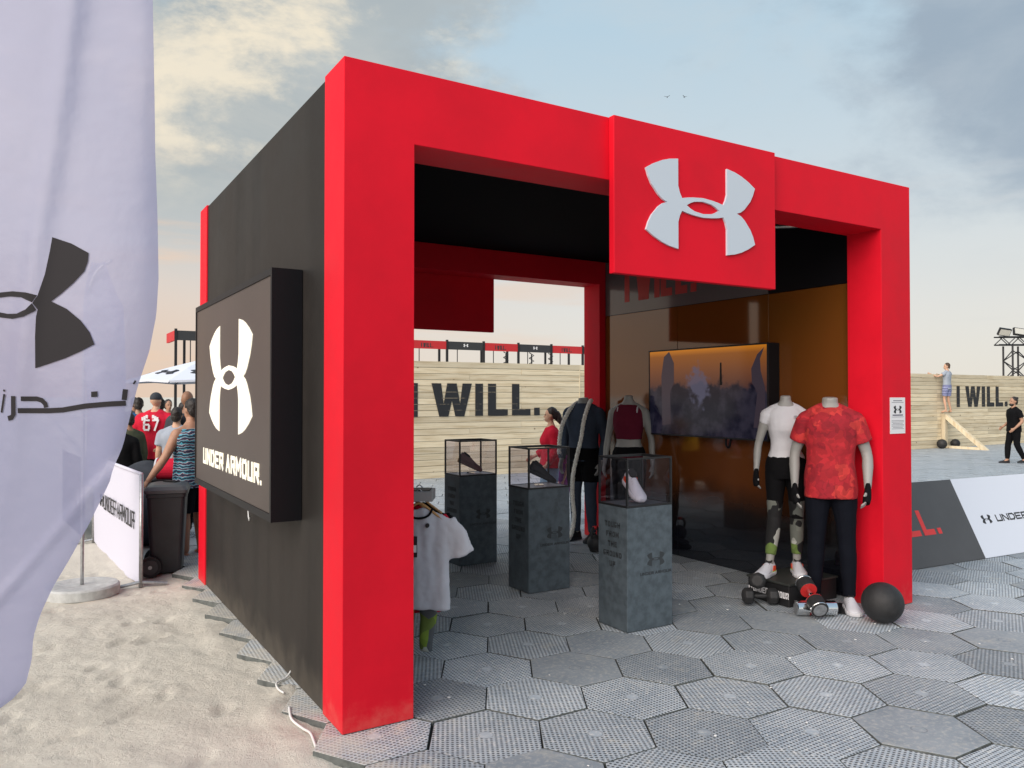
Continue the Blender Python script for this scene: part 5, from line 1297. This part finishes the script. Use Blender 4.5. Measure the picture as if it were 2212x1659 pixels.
ink = bpy.data.materials.new('flag_ink'); ink.use_nodes = True; nt, b = bs(ink); b.inputs['Base Color'].default_value = (.022, .020, .023, 1); b.inputs['Specular IOR Level'].default_value = .15; b.inputs['Roughness'].default_value = .6
def conform(pts, name, off=.0025):
    """flat outline laid on the waving cloth as finely cut printed patch"""
    bm = bmesh.new(); vs_ = [bm.verts.new((p[0], p[1], 0)) for p in pts]; bm.faces.new(vs_)
    bmesh.ops.triangulate(bm, faces=bm.faces)
    for _ in range(5):
        ed = [e for e in bm.edges if e.calc_length() > .016]
        if not ed: break
        bmesh.ops.subdivide_edges(bm, edges=ed, cuts=1, use_grid_fill=False); bmesh.ops.triangulate(bm, faces=bm.faces)
    for v in bm.verts: v.co = fpt(v.co.x, v.co.y, off)
    m = bpy.data.meshes.new(name); bm.to_mesh(m); bm.free(); shade(m); m.materials.append(ink)
    return nfp(link(name, m, nf))
LR = [(-1.163, 2.102), (-1.115, 2.086), (-1.071, 2.062), (-1.072, 2.04), (-1.08, 2.015), (-1.107, 1.985), (-1.139, 1.957), (-1.163, 1.939), (-1.123, 1.92), (-1.086, 1.89), (-1.063, 1.861), (-1.05, 1.83), (-1.085, 1.812), (-1.125, 1.795), (-1.204, 1.77), (-1.203, 1.851), (-1.200, 1.900), (-1.196, 1.918), (-1.208, 1.934), (-1.196, 1.953), (-1.179, 2.008), (-1.168, 2.067)]
conform(LR, 'emblem_blade'); MX = -1.308
conform([(2 * MX - x, z - .012) for x, z in LR], 'emblem_blade')
ro = [(-1.42, 1.945), (-1.35, 1.956), (-1.308, 1.961), (-1.263, 1.965), (-1.225, 1.961), (-1.197, 1.954)]; ri = [(-1.408, 1.928), (-1.35, 1.945), (-1.308, 1.948), (-1.27, 1.952), (-1.238, 1.949), (-1.209, 1.936)]
conform(ro + ri[::-1], 'emblem_ring')
ro = [(-1.42, 1.915), (-1.35, 1.902), (-1.303, 1.900), (-1.263, 1.895), (-1.23, 1.900), (-1.204, 1.913), (-1.199, 1.917)]; ri = [(-1.408, 1.928), (-1.35, 1.913), (-1.303, 1.913), (-1.276, 1.908), (-1.25, 1.908), (-1.225, 1.918), (-1.209, 1.934)]
conform(ro + ri[::-1], 'emblem_ring')
def inkstroke(pts, th, name):
    P = [Vector((p[0], p[1], 0)) for p in pts]; a = []; c = []
    for i, p_ in enumerate(P):
        t = (P[min(i + 1, len(P) - 1)] - P[max(i - 1, 0)]).normalized(); n__ = Vector((-t.y, t.x, 0)) * th / 2
        a.append(p_ + n__); c.append(p_ - n__)
    conform([(v.x, v.y) for v in a + c[::-1]], name)
inkstroke([(-.974, 1.717), (-.977, 1.690)], .012, 'letter_stroke'); inkstroke([(-.973, 1.682), (-1.013, 1.680), (-1.071, 1.675), (-1.131, 1.665), (-1.169, 1.663), (-1.250, 1.663)], .013, 'letter_stroke')
inkstroke([(-1.241, 1.693), (-1.202, 1.693), (-1.188, 1.689), (-1.179, 1.680), (-1.177, 1.671)], .012, 'letter_stroke')
conform([(-1.057, 1.711), (-1.041, 1.712), (-1.041, 1.698), (-1.057, 1.697)], 'letter_dot')
inkstroke([(-1.261, 1.700), (-1.262, 1.653), (-1.267, 1.646), (-1.278, 1.643)], .013, 'letter_stroke')
inkstroke([(-1.288, 1.705), (-1.297, 1.658)], .006, 'letter_stroke'); inkstroke([(-1.291, 1.715), (-1.286, 1.713)], .005, 'letter_stroke')
inkstroke([(-1.34, 1.700), (-1.34, 1.663), (-1.44, 1.661)], .013, 'letter_stroke')
inkstroke([(-.951, 1.739), (-.956, 1.730)], .004, 'letter_stroke')

# ================================================================== small litter by the corner
cab = pm('white_cable', (.75, .75, .73), .5)
pts = [(-.127, .492), (-.154, .351), (-.125, .253), (-.116, .147), (-.134, .011), (-.148, -.07)]
tag(MB().tube(catmull([(x, y, sand_z(x, y) + .012) for x, y in pts], 6), .007, 8).build('cable', cab, None, True), 'white cable lying on the sand by the red corner post', 'cable')
pts = [(.044, 1.00), (-.02, .93), (-.097, .863), (-.115, .761), (-.104, .685)]
tag(MB().tube(catmull([(x, y, max(sand_z(x, y), -.0) + (.05 if i == 0 else .012)) for i, (x, y) in enumerate(pts)], 6), .006, 8).build('cable', cab, None, True), 'short curl of white cable in the sand mound by the black wall', 'cable')
lit_ = MB()
for i in range(70):
    d = random.uniform(2.2, 7); s_ = random.uniform(-.2, .65) * d; p_ = CAM + FW * d + RT * s_
    if p_.x < .3 or (p_.x < .5 and p_.y < .4) or (p_.y > .1 and p_.x > 4.3): continue
    r_ = random.uniform(.004, .012)
    lit_.ball((p_.x, p_.y, .003), (r_, r_ * .7, r_ * .35), 6, 4, rot=Matrix.Rotation(i, 3, 'Z'))
tag(lit_.build('litter', cab), 'tiny white scraps scattered over the hexagonal tiles', 'litter', kind='stuff')
